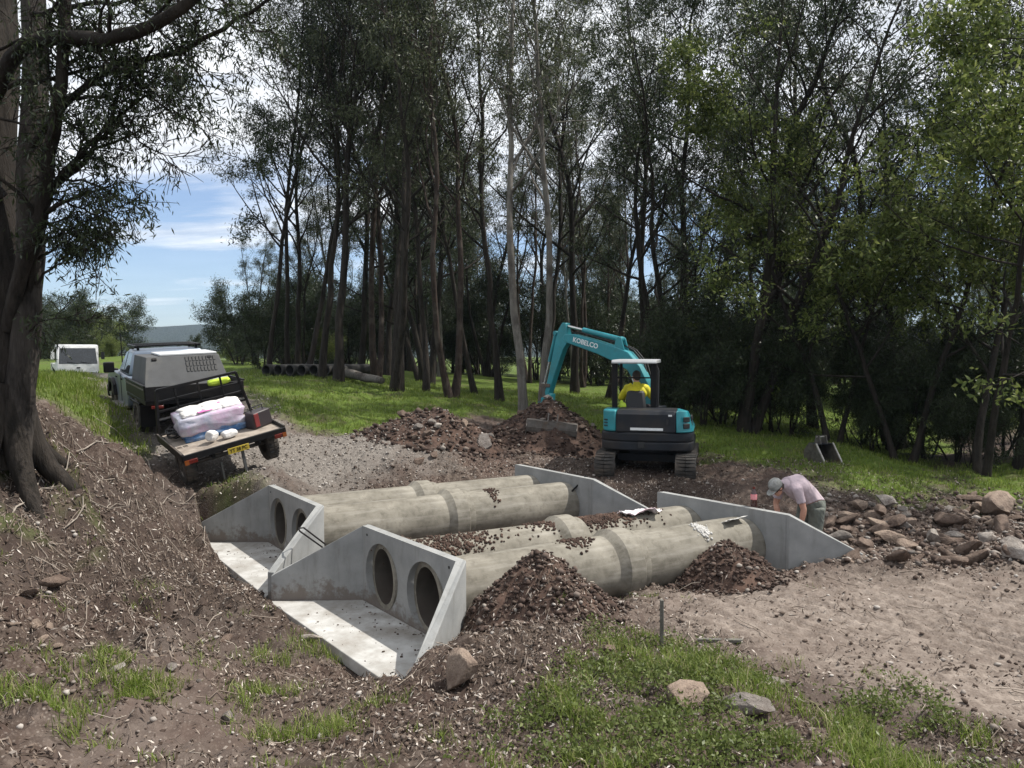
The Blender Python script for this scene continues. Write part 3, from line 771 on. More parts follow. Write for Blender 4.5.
for (k, u, d, sc, rz, lab) in [
  ('slim1', 290, 33, 1.15, .3, 'thin dark tree behind the leftmost stacked black pipes'),
  ('slim1', 305, 32, 1.2, 2.1, 'thin dark tree rising behind the middle of the stacked black pipes'),
  ('tall1', 338, 28.5, .92, 1.2, 'thick dark straight tree at the right end of the stacked black pipes'),
  ('tall2', 322, 29.5, .9, 4.0, 'leaning dark tree crossing behind the right end of the stacked pipes'),
  ('tall3', 374, 31, .95, .5, 'reddish twin stemmed tree right of the stacked black pipes'),
  ('fork', 394, 26.5, .86, 2.6, 'dark forking eucalyptus behind the road soil heap, spreading in three stems'),
  ('slim1', 426, 28, 1.2, 3.6, 'thin dark tree between the forking eucalyptus and the reddish twin trunks'),
  ('tall3', 455, 25.5, .85, 3.0, 'reddish twin stemmed tree right above the big soil heap'),
  ('slim1', 476, 30, 1.1, 5.0, 'thin tree just behind the reddish twin trunks above the soil heap'),
  ('tall2', 500, 27, .85, 1.0, 'straight dark tree left of the pale slim trunks'),
  ('slim2', 524, 20.2, 1.0, .4, 'pale slim trunk beside the raised digger arm, nearer the soil heap'),
  ('slim2', 541, 21.0, .95, 2.9, 'second pale slim trunk, directly behind the digger bucket'),
  ('tall1', 575, 33, .9, 4.4, 'dark tree seen below the bend of the digger boom'),
  ('slim1', 606, 30, 1.1, 2.0, 'thin dark tree left of the digger canopy'),
  ('tall2', 640, 28, .9, 5.2, 'dark tree behind the digger canopy'),
  ('broad', 672, 27, .95, .7, 'broad crowned dark tree right of the digger canopy'),
  ('broad', 745, 21.5, .98, 2.2, 'many stemmed dark tree at the back of the right hand lawn'),
  ('tall1', 815, 25, .82, 3.3, 'big dark tree with a spreading crown above the spare bucket'),
  ('green', 835, 20.5, .86, 1.0, 'bright green leafy tree behind the spare bucket'),
  ('green', 905, 19.5, .9, 3.4, 'bright green leafy tree above the far end of the rubble'),
  ('green', 985, 17.5, 1.0, 5.1, 'bright green leafy tree at the right edge, nearest the boulders'),
  ('tall2', 1022, 18.5, .85, 3.7, 'thick dark trunk at the right edge beyond the large boulder'),
  ('broad', 900, 25, 1.1, 5.0, 'broad dark tree behind the bright green leafy trees'),
  ('fork', 1075, 22, .9, .6, 'tall forked tree just outside the right edge'),
  ('slim1', 700, 30, 1.2, 1.9, 'thin dark tree between the digger and the many stemmed tree'),
  ('slim1', 958, 27, 1.2, .9, 'thin dark tree in the shade right of the broad dark tree')]:
    plant(k, at(u, d), d, sc, rz, lab)
rng = np.random.default_rng(5)
GB = 'trees of the far wood behind the worksite'
cnt = 0; placed = []
while cnt < 115:
    y = rng.uniform(36, 85); u = rng.uniform(240, 1180)
    if u < 300 and y < 40: continue
    if u < 330 and rng.uniform() < .5: continue
    x = at(u, y)
    if any((x - a) ** 2 + (y - b) ** 2 < 2.2 for a, b in placed): continue
    placed.append((x, y)); cnt += 1
    k = ['tall1', 'tall2', 'tall3', 'slim1', 'slim2', 'broad', 'fork', 'slim1'][rng.integers(0, 8)]
    s_ = rng.uniform(.5, .95) * (1.1 if k.startswith('slim') else 1)
    if u < 330: s_ *= .5
    plant(k, x, y, s_, rng.uniform(0, 6.28), 'dark eucalyptus tree of the far wood, one of many grey brown trunks behind the grass', GB)
for (u, y, s_) in ((700, 22, .9), (725, 23, 1.1), (770, 22, 1.0), (790, 21.5, .8), (860, 22, 1.0), (890, 21, .9), (925, 20.5, 1.0), (955, 20, .8), (1000, 20, 1.0), (1030, 19.5, 1.0), (870, 20.5, .6), (975, 19, .6)):
    plant('shrub', at(u, y), y, s_ * .72, u * 1.7, 'low dark leafy tree at the very edge of the wood, overhanging the right lawn', 'dark leafy trees along the edge of the wood')
GU = 'understorey trees in the shade of the wood'
for i in range(20):
    u = rng.uniform(640, 1120); y = rng.uniform(22, 40)
    plant('shrub', at(u, y), y, rng.uniform(.55, 1.0), rng.uniform(0, 6.28), 'low dark leafy tree in the deep shade of the wood right of the digger', GU)
for i in range(26):
    u = rng.uniform(330, 660); y = rng.uniform(44, 66)
    plant('shrub', at(u, y), y, rng.uniform(.8, 1.4), rng.uniform(0, 6.28), 'low leafy tree between the trunks far behind the grass left of the digger', 'understorey trees far behind the grass')
for i in range(64):
    u = rng.uniform(-80, 330); y = rng.uniform(44, 100)
    plant('shrub2' if i % 2 else 'shrub', at(u, y), y, rng.uniform(.5, .85) * (y / 70) * (1.6 if u < 110 else (.52 if u < 235 else 1.0)), rng.uniform(0, 6.28), 'rounded green bush on the rise behind the white truck and the stacked pipes', 'bushes beyond the road', cat='bush')
for (u, y, s_) in ((262, 36, .8), (285, 42, 1.0), (240, 46, .9), (310, 44, .8)):
    plant('shrub', at(u, y), y, s_, u, 'grey green thin bush just behind the row of stacked black pipes', 'thin bushes behind the pipes', cat='bush')
# trees shading from outside the right edge, where the photo's shade comes from
for (x, y, s_) in ((19, 26, .95), (24, 23, 1.0)):
    plant('tall1', x, y, s_, x, 'tall dark eucalyptus beyond the right edge of the clearing', 'trees beyond the right edge')

# ---- the big tree on the left bank, its limbs overhanging the picture
def px3(l): return np.array([P(*q) for q in l])
rng = np.random.default_rng(77)
def resample(p, n):
    t = np.concatenate([[0], np.cumsum(np.linalg.norm(np.diff(p, axis=0), axis=1))]); s = np.linspace(0, t[-1], n)
    p2 = np.stack([np.interp(s, t, p[:, i]) for i in range(3)], 1)
    for _ in range(2): p2[1:-1] = (p2[:-2] + 2 * p2[1:-1] + p2[2:]) / 4
    return p2
br = []; tws = []
def limb(pts, r0, r1, n=20, sides=8, sub=0, subL=(.5, 1.3), leafy=True, jit=.012, tw=.28, updir=.0, only=(0.2, 1)):
    p = resample(px3(pts), n); p[1:-1] += rng.normal(0, jit, (n - 2, 3))
    br.append((p, np.linspace(r0, r1, n), sides))
    for i in range(sub):
        t = rng.uniform(*only); q, d = at_t(p, t)
        L = rng.uniform(*subL)
        s = grow(rng, q, side_dir(rng, d, R(rng.uniform(25, 75))), L, 7, .2, updir)
        br.append((s, max(.006, (r0 + (r1 - r0) * t) * .4) * np.linspace(1, .3, 7), 5))
        for j in range(5):
            q2, d2 = at_t(s, rng.uniform(.25, 1))
            tb = grow(rng, q2, side_dir(rng, d2, R(rng.uniform(20, 65))), tw * rng.uniform(.6, 1.5), 4, .18, -.08)
            br.append((tb, np.array([.006, .005, .004, .003]), 3))
            if leafy: tws.append(tb)
limb([(-2, 470, 9.2), (2, 400, 9.3), (2, 300, 9.4), (-6, 180, 9.6), (4, 60, 9.8), (8, -120, 10.4), (20, -420, 11)], .34, .14, 30, 14)
limb([(14, 455, 9.1), (22, 380, 9.2), (32, 280, 9.3), (38, 180, 9.3), (42, 60, 9.4), (46, -100, 9.7), (60, -420, 10)], .17, .10, 30, 12)
limb([(10, 330, 9.2), (34, 245, 9.0), (48, 200, 8.9), (72, 60, 8.7), (80, -100, 8.7)], .09, .05, 20, 8, 10)
limb([(-8, 120, 9.4), (25, 50, 9), (75, 42, 8.6), (130, 44, 8.3), (175, 28, 8.1), (215, -10, 8.0), (240, -90, 8)], .10, .045, 24, 8, 14, (.4, 1.1))
limb([(30, 160, 9.3), (70, 105, 9), (110, 75, 8.8), (190, 55, 8.6), (262, 14, 8.4), (300, -10, 8.3)], .05, .014, 22, 6, 16, (.3, .8))
limb([(35, 215, 9.2), (55, 190, 9.1), (90, 165, 9), (120, 120, 8.9), (150, 100, 8.8)], .045, .012, 16, 6, 16, (.3, .8))
limb([(28, 300, 9.2), (58, 180, 9.0), (95, 150, 8.9), (118, 118, 8.8), (128, 80, 8.7), (160, 52, 8.6)], .04, .012, 16, 6, 12, (.3, .8))
limb([(46, 200, 9.2), (70, 172, 9.1), (100, 150, 9), (132, 140, 8.9), (146, 132, 8.85)], .035, .01, 14, 6, 12, (.3, .75))
limb([(-10, 95, 9.4), (40, 85, 9), (90, 75, 8.8), (160, 60, 8.7)], .035, .01, 14, 6, 12, (.3, .8))
limb([(40, 20, 9.2), (90, 10, 8.9), (150, 8, 8.7), (200, -20, 8.6)], .035, .01, 14, 6, 14, (.3, .9))
limb([(60, -40, 9.2), (120, -30, 8.9), (190, -40, 8.7), (250, -60, 8.6)], .05, .02, 14, 6, 16, (.4, 1.1))
limb([(38, 285, 9.2), (60, 262, 9.1), (80, 245, 9.0)], .02, .008, 10, 5, 6, (.2, .5))
for (a, b_, c_, n_) in (((46, 245), (80, 225), (118, 212), 12), ((46, 200), (78, 205), (110, 222), 12), ((60, 180), (100, 185), (138, 212), 9), ((50, 225), (90, 240), (104, 252), 9), ((40, 260), (60, 250), (86, 230), 8)):
    limb([a + (9.2,), b_ + (9.05,), c_ + (8.95,)], .018, .006, 10, 5, n_, (.2, .5))
for (a, b_, c_) in (((60, 30), (110, 60), (170, 90)), ((60, 60), (100, 90), (150, 110)), ((20, -20), (90, 30), (160, 30)), ((120, 0), (180, 30), (235, 48)), ((140, -30), (200, 10), (262, 30)), ((0, 120), (40, 130), (80, 118)), ((0, 60), (40, 40), (80, 70)), ((150, 20), (190, 60), (215, 100)), ((100, 30), (130, 80), (180, 120))):
    limb([a + (9.1,), b_ + (8.9,), c_ + (8.7,)], .02, .006, 12, 5, 12, (.3, .7))
# bare dead twig reaching into the gap
limb([(118, 118, 8.8), (150, 150, 8.75), (172, 160, 8.7), (205, 152, 8.7)], .012, .004, 12, 4, 8, (.15, .35), False)
limb([(20, 350, 9.2), (34, 322, 9.1), (60, 318, 9.0), (92, 323, 9)], .014, .005, 10, 4, 6, (.15, .4), True)
limb([(5, 200, 9.3), (-60, 120, 9), (-160, 60, 8.8)], .1, .04, 16, 6, 16, (.5, 1.4))
# flared roots
for a in range(7):
    an = a * .9 + .3; bx, by, bz = P(4, 455, 9.2)
    def rp(rad_, up_):
        X_, Y_ = bx + math.cos(an) * rad_, by + math.sin(an) * rad_
        return [X_, Y_, float(ground_h(np.array([X_]), np.array([Y_]))[0]) + up_]
    r_ = np.array([rp(.12, .85), rp(.30, .32), rp(.52, .06), rp(.78, -.04), rp(1.0, -.16)])
    br.append((resample(r_, 9), np.linspace(.19, .05, 9), 8))
hang = []
for (u, v0, v1, d) in ((98, 150, 300, 8.9), (97, 75, 130, 8.7), (140, 125, 185, 8.8)):
    p = resample(px3([(u, v0, d), (u + 1, (v0 + v1) / 2, d), (u - 1, v1, d)]), 12); p[1:] += rng.normal(0, .006, (11, 3)); hang.append((p, np.full(12, .005), 4))
root = empty('big_tree', label='big dark barked tree on the left bank, its limbs hanging over the clearing', cat='tree')
V, Fq = tubes_np(br[:1] + br[2:]); np_mesh('trunk', V, Fq, bark_dark, root, smooth=True)
V, Fq = tubes_np(br[1:2]); o = np_mesh('trunk', V, Fq, barkmat('bark_mid', (.075, .065, .057), (.018, .015, .013), (.040, .034, .029)), root, smooth=True); o['label'] = 'paler slimmer second trunk'
C_ = tw_centres(rng, tws, 16, .8)
V, Fq = leaves_np(rng, C_, .065, .095, .7, .2); np_mesh('crown', V, Fq, leaf_dark, root)
V, Fq = tubes_np(hang); np_mesh('hanging_bark_strip', V, Fq, bark_red, root)
# ------------------------------------------------------------------ grass, litter, stones
def lm(name, stops, rough=.8, spec=.2):
    m, nt, b = new_mat(name)
    c = ramp(nt, random_island(nt), stops).outputs[0]
    nt.links.new(c, b.inputs['Base Color']); b.inputs['Roughness'].default_value = rough; b.inputs['Specular IOR Level'].default_value = spec
    return m
grass_near = leafmat('grass_blades_near', [(0, (.09, .14, .022)), (.5, (.175, .235, .045)), (.80, (.26, .31, .085)), (.90, (.36, .34, .17)), (1, (.44, .38, .25))], .5, .45)
grass_far = leafmat('grass_blades_lawn', [(0, (.085, .13, .018)), (.6, (.145, .20, .030)), (.9, (.21, .26, .055)), (1, (.32, .30, .14))], .55, .45)
def clear_of(x, y):
    """1 outside the concrete aprons and pipes"""
    z = np.ones(np.shape(x))
    return np.where(apron_push(x, y, np.full(np.shape(x), .5)) < .3, 0, z)
def blades(rng, x, y, h, wd, lean=.5):
    n = len(x); z = surf_h(x, y) - .01
    a = rng.uniform(0, 2 * math.pi, n); l = rng.uniform(.1, 1, n) * lean
    f = rng.uniform(0, 2 * math.pi, n)
    dx, dy = np.cos(a) * l * h, np.sin(a) * l * h; wx, wy = np.cos(f) * wd / 2, np.sin(f) * wd / 2
    b = np.stack([x, y, z], -1); w = np.stack([wx, wy, wx * 0], -1)
    m1 = b + np.stack([dx * .35, dy * .35, h * .55], -1); t = b + np.stack([dx, dy, h * (1 - .25 * l)], -1)
    V = np.stack([b - w, b + w, m1 + w * .8, m1 - w * .8, t], 1).reshape(-1, 3)
    i = np.arange(n)[:, None] * 5
    return V, [np.concatenate([i, i + 1, i + 2, i + 3], 1), np.concatenate([i + 3, i + 2, i + 4], 1)]
rng = np.random.default_rng(3)
# tufts: blades cluster about random centres
def tufted(n, x0, x1, y0, y1, maskf, per=14, rad=.05, clump=None):
    X = rng.uniform(x0, x1, n); Y = rng.uniform(y0, y1, n); mk = maskf(X, Y)
    if clump: mk = mk * sstep(-.06, .2, fbm(X, Y, clump, 3, 61))
    k = rng.uniform(0, 1, n) < mk; X, Y, mk = X[k], Y[k], mk[k]
    X = np.repeat(X, per); Y = np.repeat(Y, per); mk = np.repeat(mk, per)
    return X + rng.normal(0, rad, len(X)), Y + rng.normal(0, rad, len(Y)), mk
X, Y, mk = tufted(20000, -5.5, 5.5, 4.2, 9.0, lambda x, y: np.clip(soft(PATCH, x, y, .5, 9, 6, .2) * .8 + .22 * sstep(.12, .4, fbm(x, y, 2.0, 3, 15)) * clear_of(x, y) * (1 - soft(TRACK, x, y, .25, 7, 4, .4)), 0, 1), 11, .032, 2.2)
V, Fq = blades(rng, X, Y, rng.uniform(.045, .15, len(X)) * (.6 + .7 * mk), rng.uniform(.004, .009, len(X)), .9)
tag(np_mesh('foreground_grass', V, Fq, grass_near), 'short bright green grass and weeds in the foreground soil', 'grass', kind='stuff')
# broad small weed leaves at the lower right
X, Y, mk = tufted(14000, -1.6, 4.8, 4.2, 7.6, lambda x, y: soft(PATCH[-1:], x, y, .4, 9, 6, .2), 9, .05, 3.1)
C_ = np.stack([X, Y, surf_h(X, Y) + rng.uniform(.0, .10, len(X))], -1)
V, Fq = leaves_np(rng, C_, .01, .036, -.3, .45)
tag(np_mesh('ground_cover', V, Fq, leafmat('weed_leaves', [(0, (.07, .095, .024)), (.6, (.12, .155, .04)), (1, (.19, .22, .08))], .45, .4)), 'low broad leaved weeds in the lower right corner', 'weeds', kind='stuff')
X, Y, mk = tufted(26000, -18, 24, 11, 34, lambda x, y: soft(GRASS[:2] + GRASS[4:], x, y, .5, 3, 6, .35) * (1.2 - y / 40), 8, .09)
X2, Y2, mk2 = tufted(4500, -9, -2, 6, 13.5, lambda x, y: soft(GRASS[2:4], x, y, .4, 3, 6, .35) * .9, 8, .05, 1.2)
X3, Y3, mk3 = tufted(9000, -14, -6.5, 10, 28, lambda x, y: soft(GRASS[:1], x, y, .4, 3, 6, .35), 7, .07)
V1, F1 = blades(rng, X, Y, rng.uniform(.06, .17, len(X)), rng.uniform(.010, .020, len(X)), .8)
V2, F2 = blades(rng, X2, Y2, rng.uniform(.04, .13, len(X2)), rng.uniform(.005, .011, len(X2)), .9)
V3, F3 = blades(rng, X3, Y3, rng.uniform(.10, .27, len(X3)), rng.uniform(.010, .018, len(X3)), .7)
def cat(parts):
    V = []; Q = []; T = []; b = 0
    for v, (q, t) in parts: V.append(v); Q.append(q + b); T.append(t + b); b += len(v)
    return np.concatenate(V), [np.concatenate(Q), np.concatenate(T)]
V, Fq = cat([(V1, F1), (V2, F2), (V3, F3)])
tag(np_mesh('lawn_grass', V, Fq, grass_far), 'long green grass on the slopes round the worksite', 'grass', kind='stuff')

# leaf and bark litter
def chips(rng, x, y, L, W, dz=.004):
    n = len(x); z = surf_h(x, y) + dz + rng.uniform(0, .02, n)
    e = .03; nx_ = (surf_h(x + e, y) - surf_h(x - e, y)) / (2 * e); ny_ = (surf_h(x, y + e) - surf_h(x, y - e)) / (2 * e)
    nx_ = np.clip(nx_, -1, 1) + rng.normal(0, .55, n); ny_ = np.clip(ny_, -1, 1) + rng.normal(0, .55, n)
    a = rng.uniform(0, 2 * math.pi, n)
    d = np.stack([np.cos(a), np.sin(a), np.cos(a) * nx_ + np.sin(a) * ny_], -1); s = np.stack([-np.sin(a), np.cos(a), -np.sin(a) * nx_ + np.cos(a) * ny_], -1)
    c = np.stack([x, y, z], -1); L = L[:, None]; W = W[:, None]
    k = np.stack([-d * L / 2, s * W / 2 + np.array([0, 0, .003]), d * L / 2, -s * W / 2], 1) + c[:, None]
    return k.reshape(-1, 3), np.arange(n * 4).reshape(n, 4)
def pick(n, x0, x1, y0, y1, f):
    X = rng.uniform(x0, x1, n); Y = y0 + (y1 - y0) * rng.uniform(0, 1, n) ** 1.25
    k = rng.uniform(0, 1, n) < f(X, Y); return X[k], Y[k]
def litter_mask(x, y):
    m = np.clip(.27 + fbm(x, y, 1.6, 4, 40, .65) * 1.7, .02, 1)
    m = m + blob(x, y, 110, 455, 9.4, 1.7, 2.0) * 1.2 + blob(x, y, 490, 690, 6.1, 1.2, .9) * 1.1 + blob(x, y, 590, 640, 7, .9, .6)
    tr = soft(TRACK, x, y, .25, 7, 4, .4) + soft(GRAVEL, x, y, .3, 5, 4, .3)
    return m * (1 - .85 * np.clip(tr, 0, 1)) * clear_of(x, y)
X, Y = pick(230000, -8, 8, 4.1, 16, litter_mask)
V, Fq = chips(rng, X, Y, rng.uniform(.012, .06, len(X)) * (1 + .5 * (rng.uniform(0, 1, len(X)) > .9)), rng.uniform(.005, .016, len(X)))
tag(np_mesh('leaf_litter', V, Fq, lm('litter', [(0, (.045, .031, .023)), (.5, (.12, .088, .068)), (.76, (.21, .17, .14)), (.90, (.32, .275, .235)), (1, (.55, .50, .45))])), 'dry leaves and bark chips strewn over the soil', 'leaf litter', kind='stuff')
# twigs
X, Y = pick(6000, -8, 5, 4.2, 13, lambda x, y: (.12 + 1.5 * blob(x, y, 110, 455, 9.4, 1.7, 2.2)) * clear_of(x, y))
tb = []
for x, y in zip(X, Y):
    a = rng.uniform(0, 6.28); L = .08 + .4 * rng.uniform(0, 1) ** 2.5; k = np.linspace(-.5, .5, 4)
    px_ = x + np.cos(a) * L * k + rng.normal(0, .10 * L, 4); py_ = y + np.sin(a) * L * k + rng.normal(0, .10 * L, 4)
    tb.append((np.stack([px_, py_, surf_h(px_, py_) + rng.uniform(.005, .05)], -1), np.full(4, rng.uniform(.002, .0055)), 4))
V, Fq = tubes_np(tb)
tag(np_mesh('fallen_twigs', V, Fq, lm('twigs', [(0, (.06, .045, .035)), (.6, (.17, .135, .11)), (1, (.38, .33, .28))]), smooth=True), 'thin dead twigs lying on the bank and the soil', 'twigs', kind='stuff')

GS = 'dead sticks lying on the left bank'
for (u0, v0, u1, v1, r_) in ((52, 452, 150, 470, .013), (95, 448, 112, 500, .010), (120, 470, 175, 476, .013), (30, 500, 100, 470, .011), (140, 455, 178, 500, .014), (60, 540, 128, 515, .009), (150, 500, 196, 512, .010), (5, 470, 60, 500, .012), (90, 420, 150, 452, .010)):
    a_ = wpoly([(u0, v0)])[0]; b2 = wpoly([(u1, v1)])[0]; k = np.linspace(0, 1, 9)
    X = a_[0] + (b2[0] - a_[0]) * k + rng.normal(0, .02, 9); Y = a_[1] + (b2[1] - a_[1]) * k + rng.normal(0, .02, 9)
    L = math.hypot(b2[0] - a_[0], b2[1] - a_[1]); Z = surf_h(X, Y) + .02 + .05 * np.sin(k * 3.1); br_ = [(np.stack([X, Y, Z], -1), r_ * np.linspace(1, .45, 9), 6)]
    for j in (3, 5):
        e_ = np.array([X[j], Y[j], Z[j]]); d_ = np.array([(b2[0] - a_[0]), (b2[1] - a_[1]), 0]) / L; d_ = d_ + np.array([-d_[1], d_[0], .25]) * (.8 if j == 3 else -.7)
        br_.append((grow(rng, e_, d_, .28, 5, .1, .0), r_ * .5 * np.linspace(1, .4, 5), 5))
    V, Fq = tubes_np(br_)
    tag(np_mesh('dead_stick', V, Fq, pmat('bleached_stick', (.30, .26, .22), (.13, .105, .085), .9, scale=14, bmp=.3), smooth=True), 'forked grey dead stick lying on the litter of the left bank', 'stick', GS)
# clods and pebbles
_bm = bmesh.new(); bmesh.ops.create_icosphere(_bm, subdivisions=1, radius=1)
ICO = np.array([v.co[:] for v in _bm.verts]); ICF = np.array([[v.index for v in f.verts] for f in _bm.faces]); _bm.free()
def pebbles(rng, x, y, s, sink=.25):
    n = len(x); z = surf_h(x, y) + s * (1 - sink) * .5
    sc = rng.uniform(.55, 1.25, (n, 1, 3)) * np.array([1, 1, .7]); V = ICO[None] * (1 + rng.normal(0, .17, (n, 12, 1))) * sc * (s / 1.0)[:, None, None]
    a = rng.uniform(0, 6.28, n); c, s_ = np.cos(a)[:, None], np.sin(a)[:, None]
    X2 = V[..., 0] * c - V[..., 1] * s_; Y2 = V[..., 0] * s_ + V[..., 1] * c
    V = np.stack([X2 + x[:, None], Y2 + y[:, None], V[..., 2] + z[:, None]], -1)
    return V.reshape(-1, 3), (ICF[None] + (np.arange(n) * 12)[:, None, None]).reshape(-1, 3)
def clod_mask(x, y):
    tr = soft(TRACK, x, y, .25, 7, 4, .4)
    ln = soft(GRASS[:2] + GRASS[4:], x, y, .4, 3, 4, .3)
    m = np.clip(.35 + fbm(x, y, .9, 3, 44) * 1.2, .04, 1) * (1 - .72 * tr) * (1 - .93 * ln) * (1 - .85 * soft(GRAVEL, x, y, .4, 5, 4, .4))
    m = m + np.clip(fbm(x, y, 2.2, 2, 46), 0, 1) * tr * .25
    return m * clear_of(x, y)
X, Y = pick(110000, -8.5, 11, 4.2, 19, clod_mask)
S = .006 + .022 * rng.uniform(0, 1, len(X)) ** 4 + .004 * (Y / 8)
V, Fq = pebbles(rng, X, Y, S)
clod = lm('clods', [(0, (.045, .031, .025)), (.55, (.10, .075, .060)), (.8, (.17, .14, .12)), (1, (.36, .33, .30))], .9)
tag(np_mesh('clods', V, Fq, clod), 'small clods and pebbles scattered over the dug soil', 'clods', kind='stuff')
# coarse lumps over the heaps
lx = []; ly = []
for i, (nm, hx, hy, bz, rx, ry, hh, sd) in enumerate(HEAPS):
    n = (1300, 1500, 900, 900)[i]; a = rng.uniform(0, 6.28, n); q = np.sqrt(rng.uniform(0, 1.15, n))
    lx.append(hx + np.cos(a) * q * rx); ly.append(hy + np.sin(a) * q * ry)
X = np.concatenate(lx); Y = np.concatenate(ly)
S = (.012 + .030 * rng.uniform(0, 1, len(X)) ** 3) * np.where(Y > 14, 1.9, 1.0)
V, Fq = pebbles(rng, X, Y, S, .1)
tag(np_mesh('heap_lumps', V, Fq, lm('lumps', [(0, (.028, .019, .016)), (.7, (.070, .048, .039)), (.93, (.12, .09, .075)), (1, (.27, .24, .21))], .92)), 'lumps of soil and stones on the spoil heaps', 'soil lumps', kind='stuff')
for k in 'AB':
    (ax, ay), (bx, by) = HW[k]; n = 130; f = rng.uniform(.05, .95, n); t = .85 * rng.uniform(0, 1, n) ** 1.8 + .03
    X = ax + (bx - ax) * f - .8 * t; Y = ay + (by - ay) * f - .6 * t; S = .003 + .014 * rng.uniform(0, 1, n) ** 3
    V, Fq = pebbles(rng, X, Y, S); V = V.reshape(n, 12, 3); V[:, :, 2] += (S * .4 - surf_h(X, Y) - S * .375)[:, None] ; V = V.reshape(-1, 3)
    tag(np_mesh('apron_crumbs', V, Fq, clod), 'soil crumbs lying on the concrete apron', 'soil crumbs', kind='stuff')
# crushed gravel on the road
X, Y = pick(26000, -9, 1, 9, 24, lambda x, y: soft(GRAVEL, x, y, .4, 5, 4, .4))
V, Fq = pebbles(rng, X, Y, .012 + .02 * rng.uniform(0, 1, len(X)) ** 3)
tag(np_mesh('road_gravel', V, Fq, lm('gravel_stones', [(0, (.11, .095, .082)), (.6, (.22, .195, .175)), (1, (.42, .39, .36))], .85)), 'grey gravel on the track beside the trailer', 'gravel', kind='stuff')

# rocks: eight shapes, copied
def rock_mesh(seed, sub=4, cuts=15):
    r = np.random.default_rng(seed); bm = bmesh.new(); bmesh.ops.create_icosphere(bm, subdivisions=sub, radius=1)
    V = np.array([v.co[:] for v in bm.verts])
    for _ in range(cuts):
        n = r.normal(0, 1, 3); n /= np.linalg.norm(n); k = r.uniform(.38, .8); d = V @ n
        V = V - np.where(d > k, (d - k) * .9, 0)[:, None] * n
    f = fbm(V[:, 0] * 2 + seed, V[:, 1] * 2 + V[:, 2] * 1.7, 1, 4, seed) * .16 + fbm(V[:, 0] * 7 + seed, V[:, 1] * 7 + V[:, 2] * 6, 1, 3, seed) * .05
    V = V * (1 + f)[:, None] * np.array([1, .8, .75])
    for v, c in zip(bm.verts, V): v.co = c
    me = bpy.data.meshes.new('rock'); bm.to_mesh(me); bm.free(); me.shade_smooth(); me.set_sharp_from_angle(angle=R(38))
    return me
def rmat(name, a, b_, c_): return pmat(name, a, b_, .88, scale=2.2, bmp=.7, dirt=c_, dist=.04, spec=.2)
RM = [rmat('rock_brown', (.20, .15, .12), (.10, .07, .055), (.07, .05, .04)), rmat('rock_tan', (.30, .235, .185), (.17, .125, .10), (.10, .075, .06)),
      rmat('rock_grey', (.24, .215, .195), (.13, .112, .10), (.09, .07, .058)), rmat('rock_pale', (.38, .345, .31), (.23, .20, .175), (.15, .115, .095))]
RMESH = []
for i in range(12):
    me = rock_mesh(200 + i, 4 if i < 4 else 3); me.materials.append(RM[i % 4]); RMESH.append(me)
def rock(x, y, s, label, group=None, k=0, sz=(1, 1, 1), rot=None, sink=.25, name='rock', cat='rock', z=None):
    o = bpy.data.objects.new(name, RMESH[k % 12]); COL.objects.link(o)
    zz_ = float(surf_h(np.array([x]), np.array([y]))[0]) if z is None else z
    o.location = (x, y, zz_ + s * sz[2] * .72 * (1 - 2 * sink)); o.scale = (s * sz[0], s * sz[1], s * sz[2])
    o.rotation_euler = rot or (rng.uniform(-.5, .5), rng.uniform(-.5, .5), rng.uniform(0, 6.28))
    return tag(o, label, cat, group)
def rpx(u, v, s, label, **kw):
    d = wpoly([(u, v)])[0][1]; return rock((u - 512) / F * d, d, s, label, **kw)
rpx(462, 703, .24, 'upright brown stone standing in front of the near headwall', k=1, sz=(.80, .8, 1.4), rot=(.25, -.2, 2.4), sink=.14)
rpx(688, 722, .23, 'large tan boulder half sunk in weeds below the timber stake', k=1, sz=(1.15, .9, .95), rot=(.2, .1, .5), sink=.22)
rpx(748, 722, .18, 'grey angular rock in the weeds right of the tan boulder', k=2, sz=(1.3, .9, .8), rot=(.1, .2, 2.5), sink=.2)
rpx(776, 694, .10, 'small rounded grey stone behind the grey angular rock in the weeds', k=6, sz=(1.3, .9, .6), rot=(0, .1, .2))
rpx(610, 668, .13, 'mossy brown rock in the weeds left of the timber stake', k=4, sz=(1.2, 1, .9), rot=(0, .2, 1.2))
rpx(242, 588, .085, 'brown stone lying by the edge of the far apron', k=8, sz=(1.3, .9, .9), sink=.12)
rpx(307, 648, .11, 'whitish broken lump beside the corner of the near apron', k=7, sz=(1.5, .7, .6), sink=.1)
rpx(157, 666, .12, 'flat tan rock among grass in the left foreground', k=5, sz=(1.3, .9, .7))
rpx(168, 677, .09, 'flat grey slab just in front of the tan foreground rock', k=10, sz=(1.4, .7, .35))
rpx(107, 684, .10, 'pale flat stone left of the tan foreground rock', k=3, sz=(1.3, .8, .4))
rpx(222, 643, .11, 'dark brown rock above the brightest grass tuft', k=4, sz=(1.2, .8, .8))
rpx(205, 655, .06, 'small dark rock beside the dark brown rock near the grass tuft', k=0)
rpx(224, 728, .08, 'small grey rock in the bare soil of the lower left', k=2)
rpx(50, 602, .13, 'round brown rock partly buried at the foot of the left bank', k=8, sz=(1.2, 1, .8))
rpx(22, 606, .11, 'round brown rock at the left edge below the bank', k=8, sz=(1.3, 1, .7))
rpx(28, 628, .12, 'tan boulder topping the stones by the left edge', k=5, sz=(1.3, .9, .8))
GP = 'pale stones by the left edge'
for i in range(16):
    rpx(rng.uniform(-10, 75), rng.uniform(622, 668), rng.uniform(.035, .08), 'small pale stone scattered by the left edge below the bank', group=GP, k=[1, 3, 5, 7][i % 4], sz=(1.2, .9, .6))
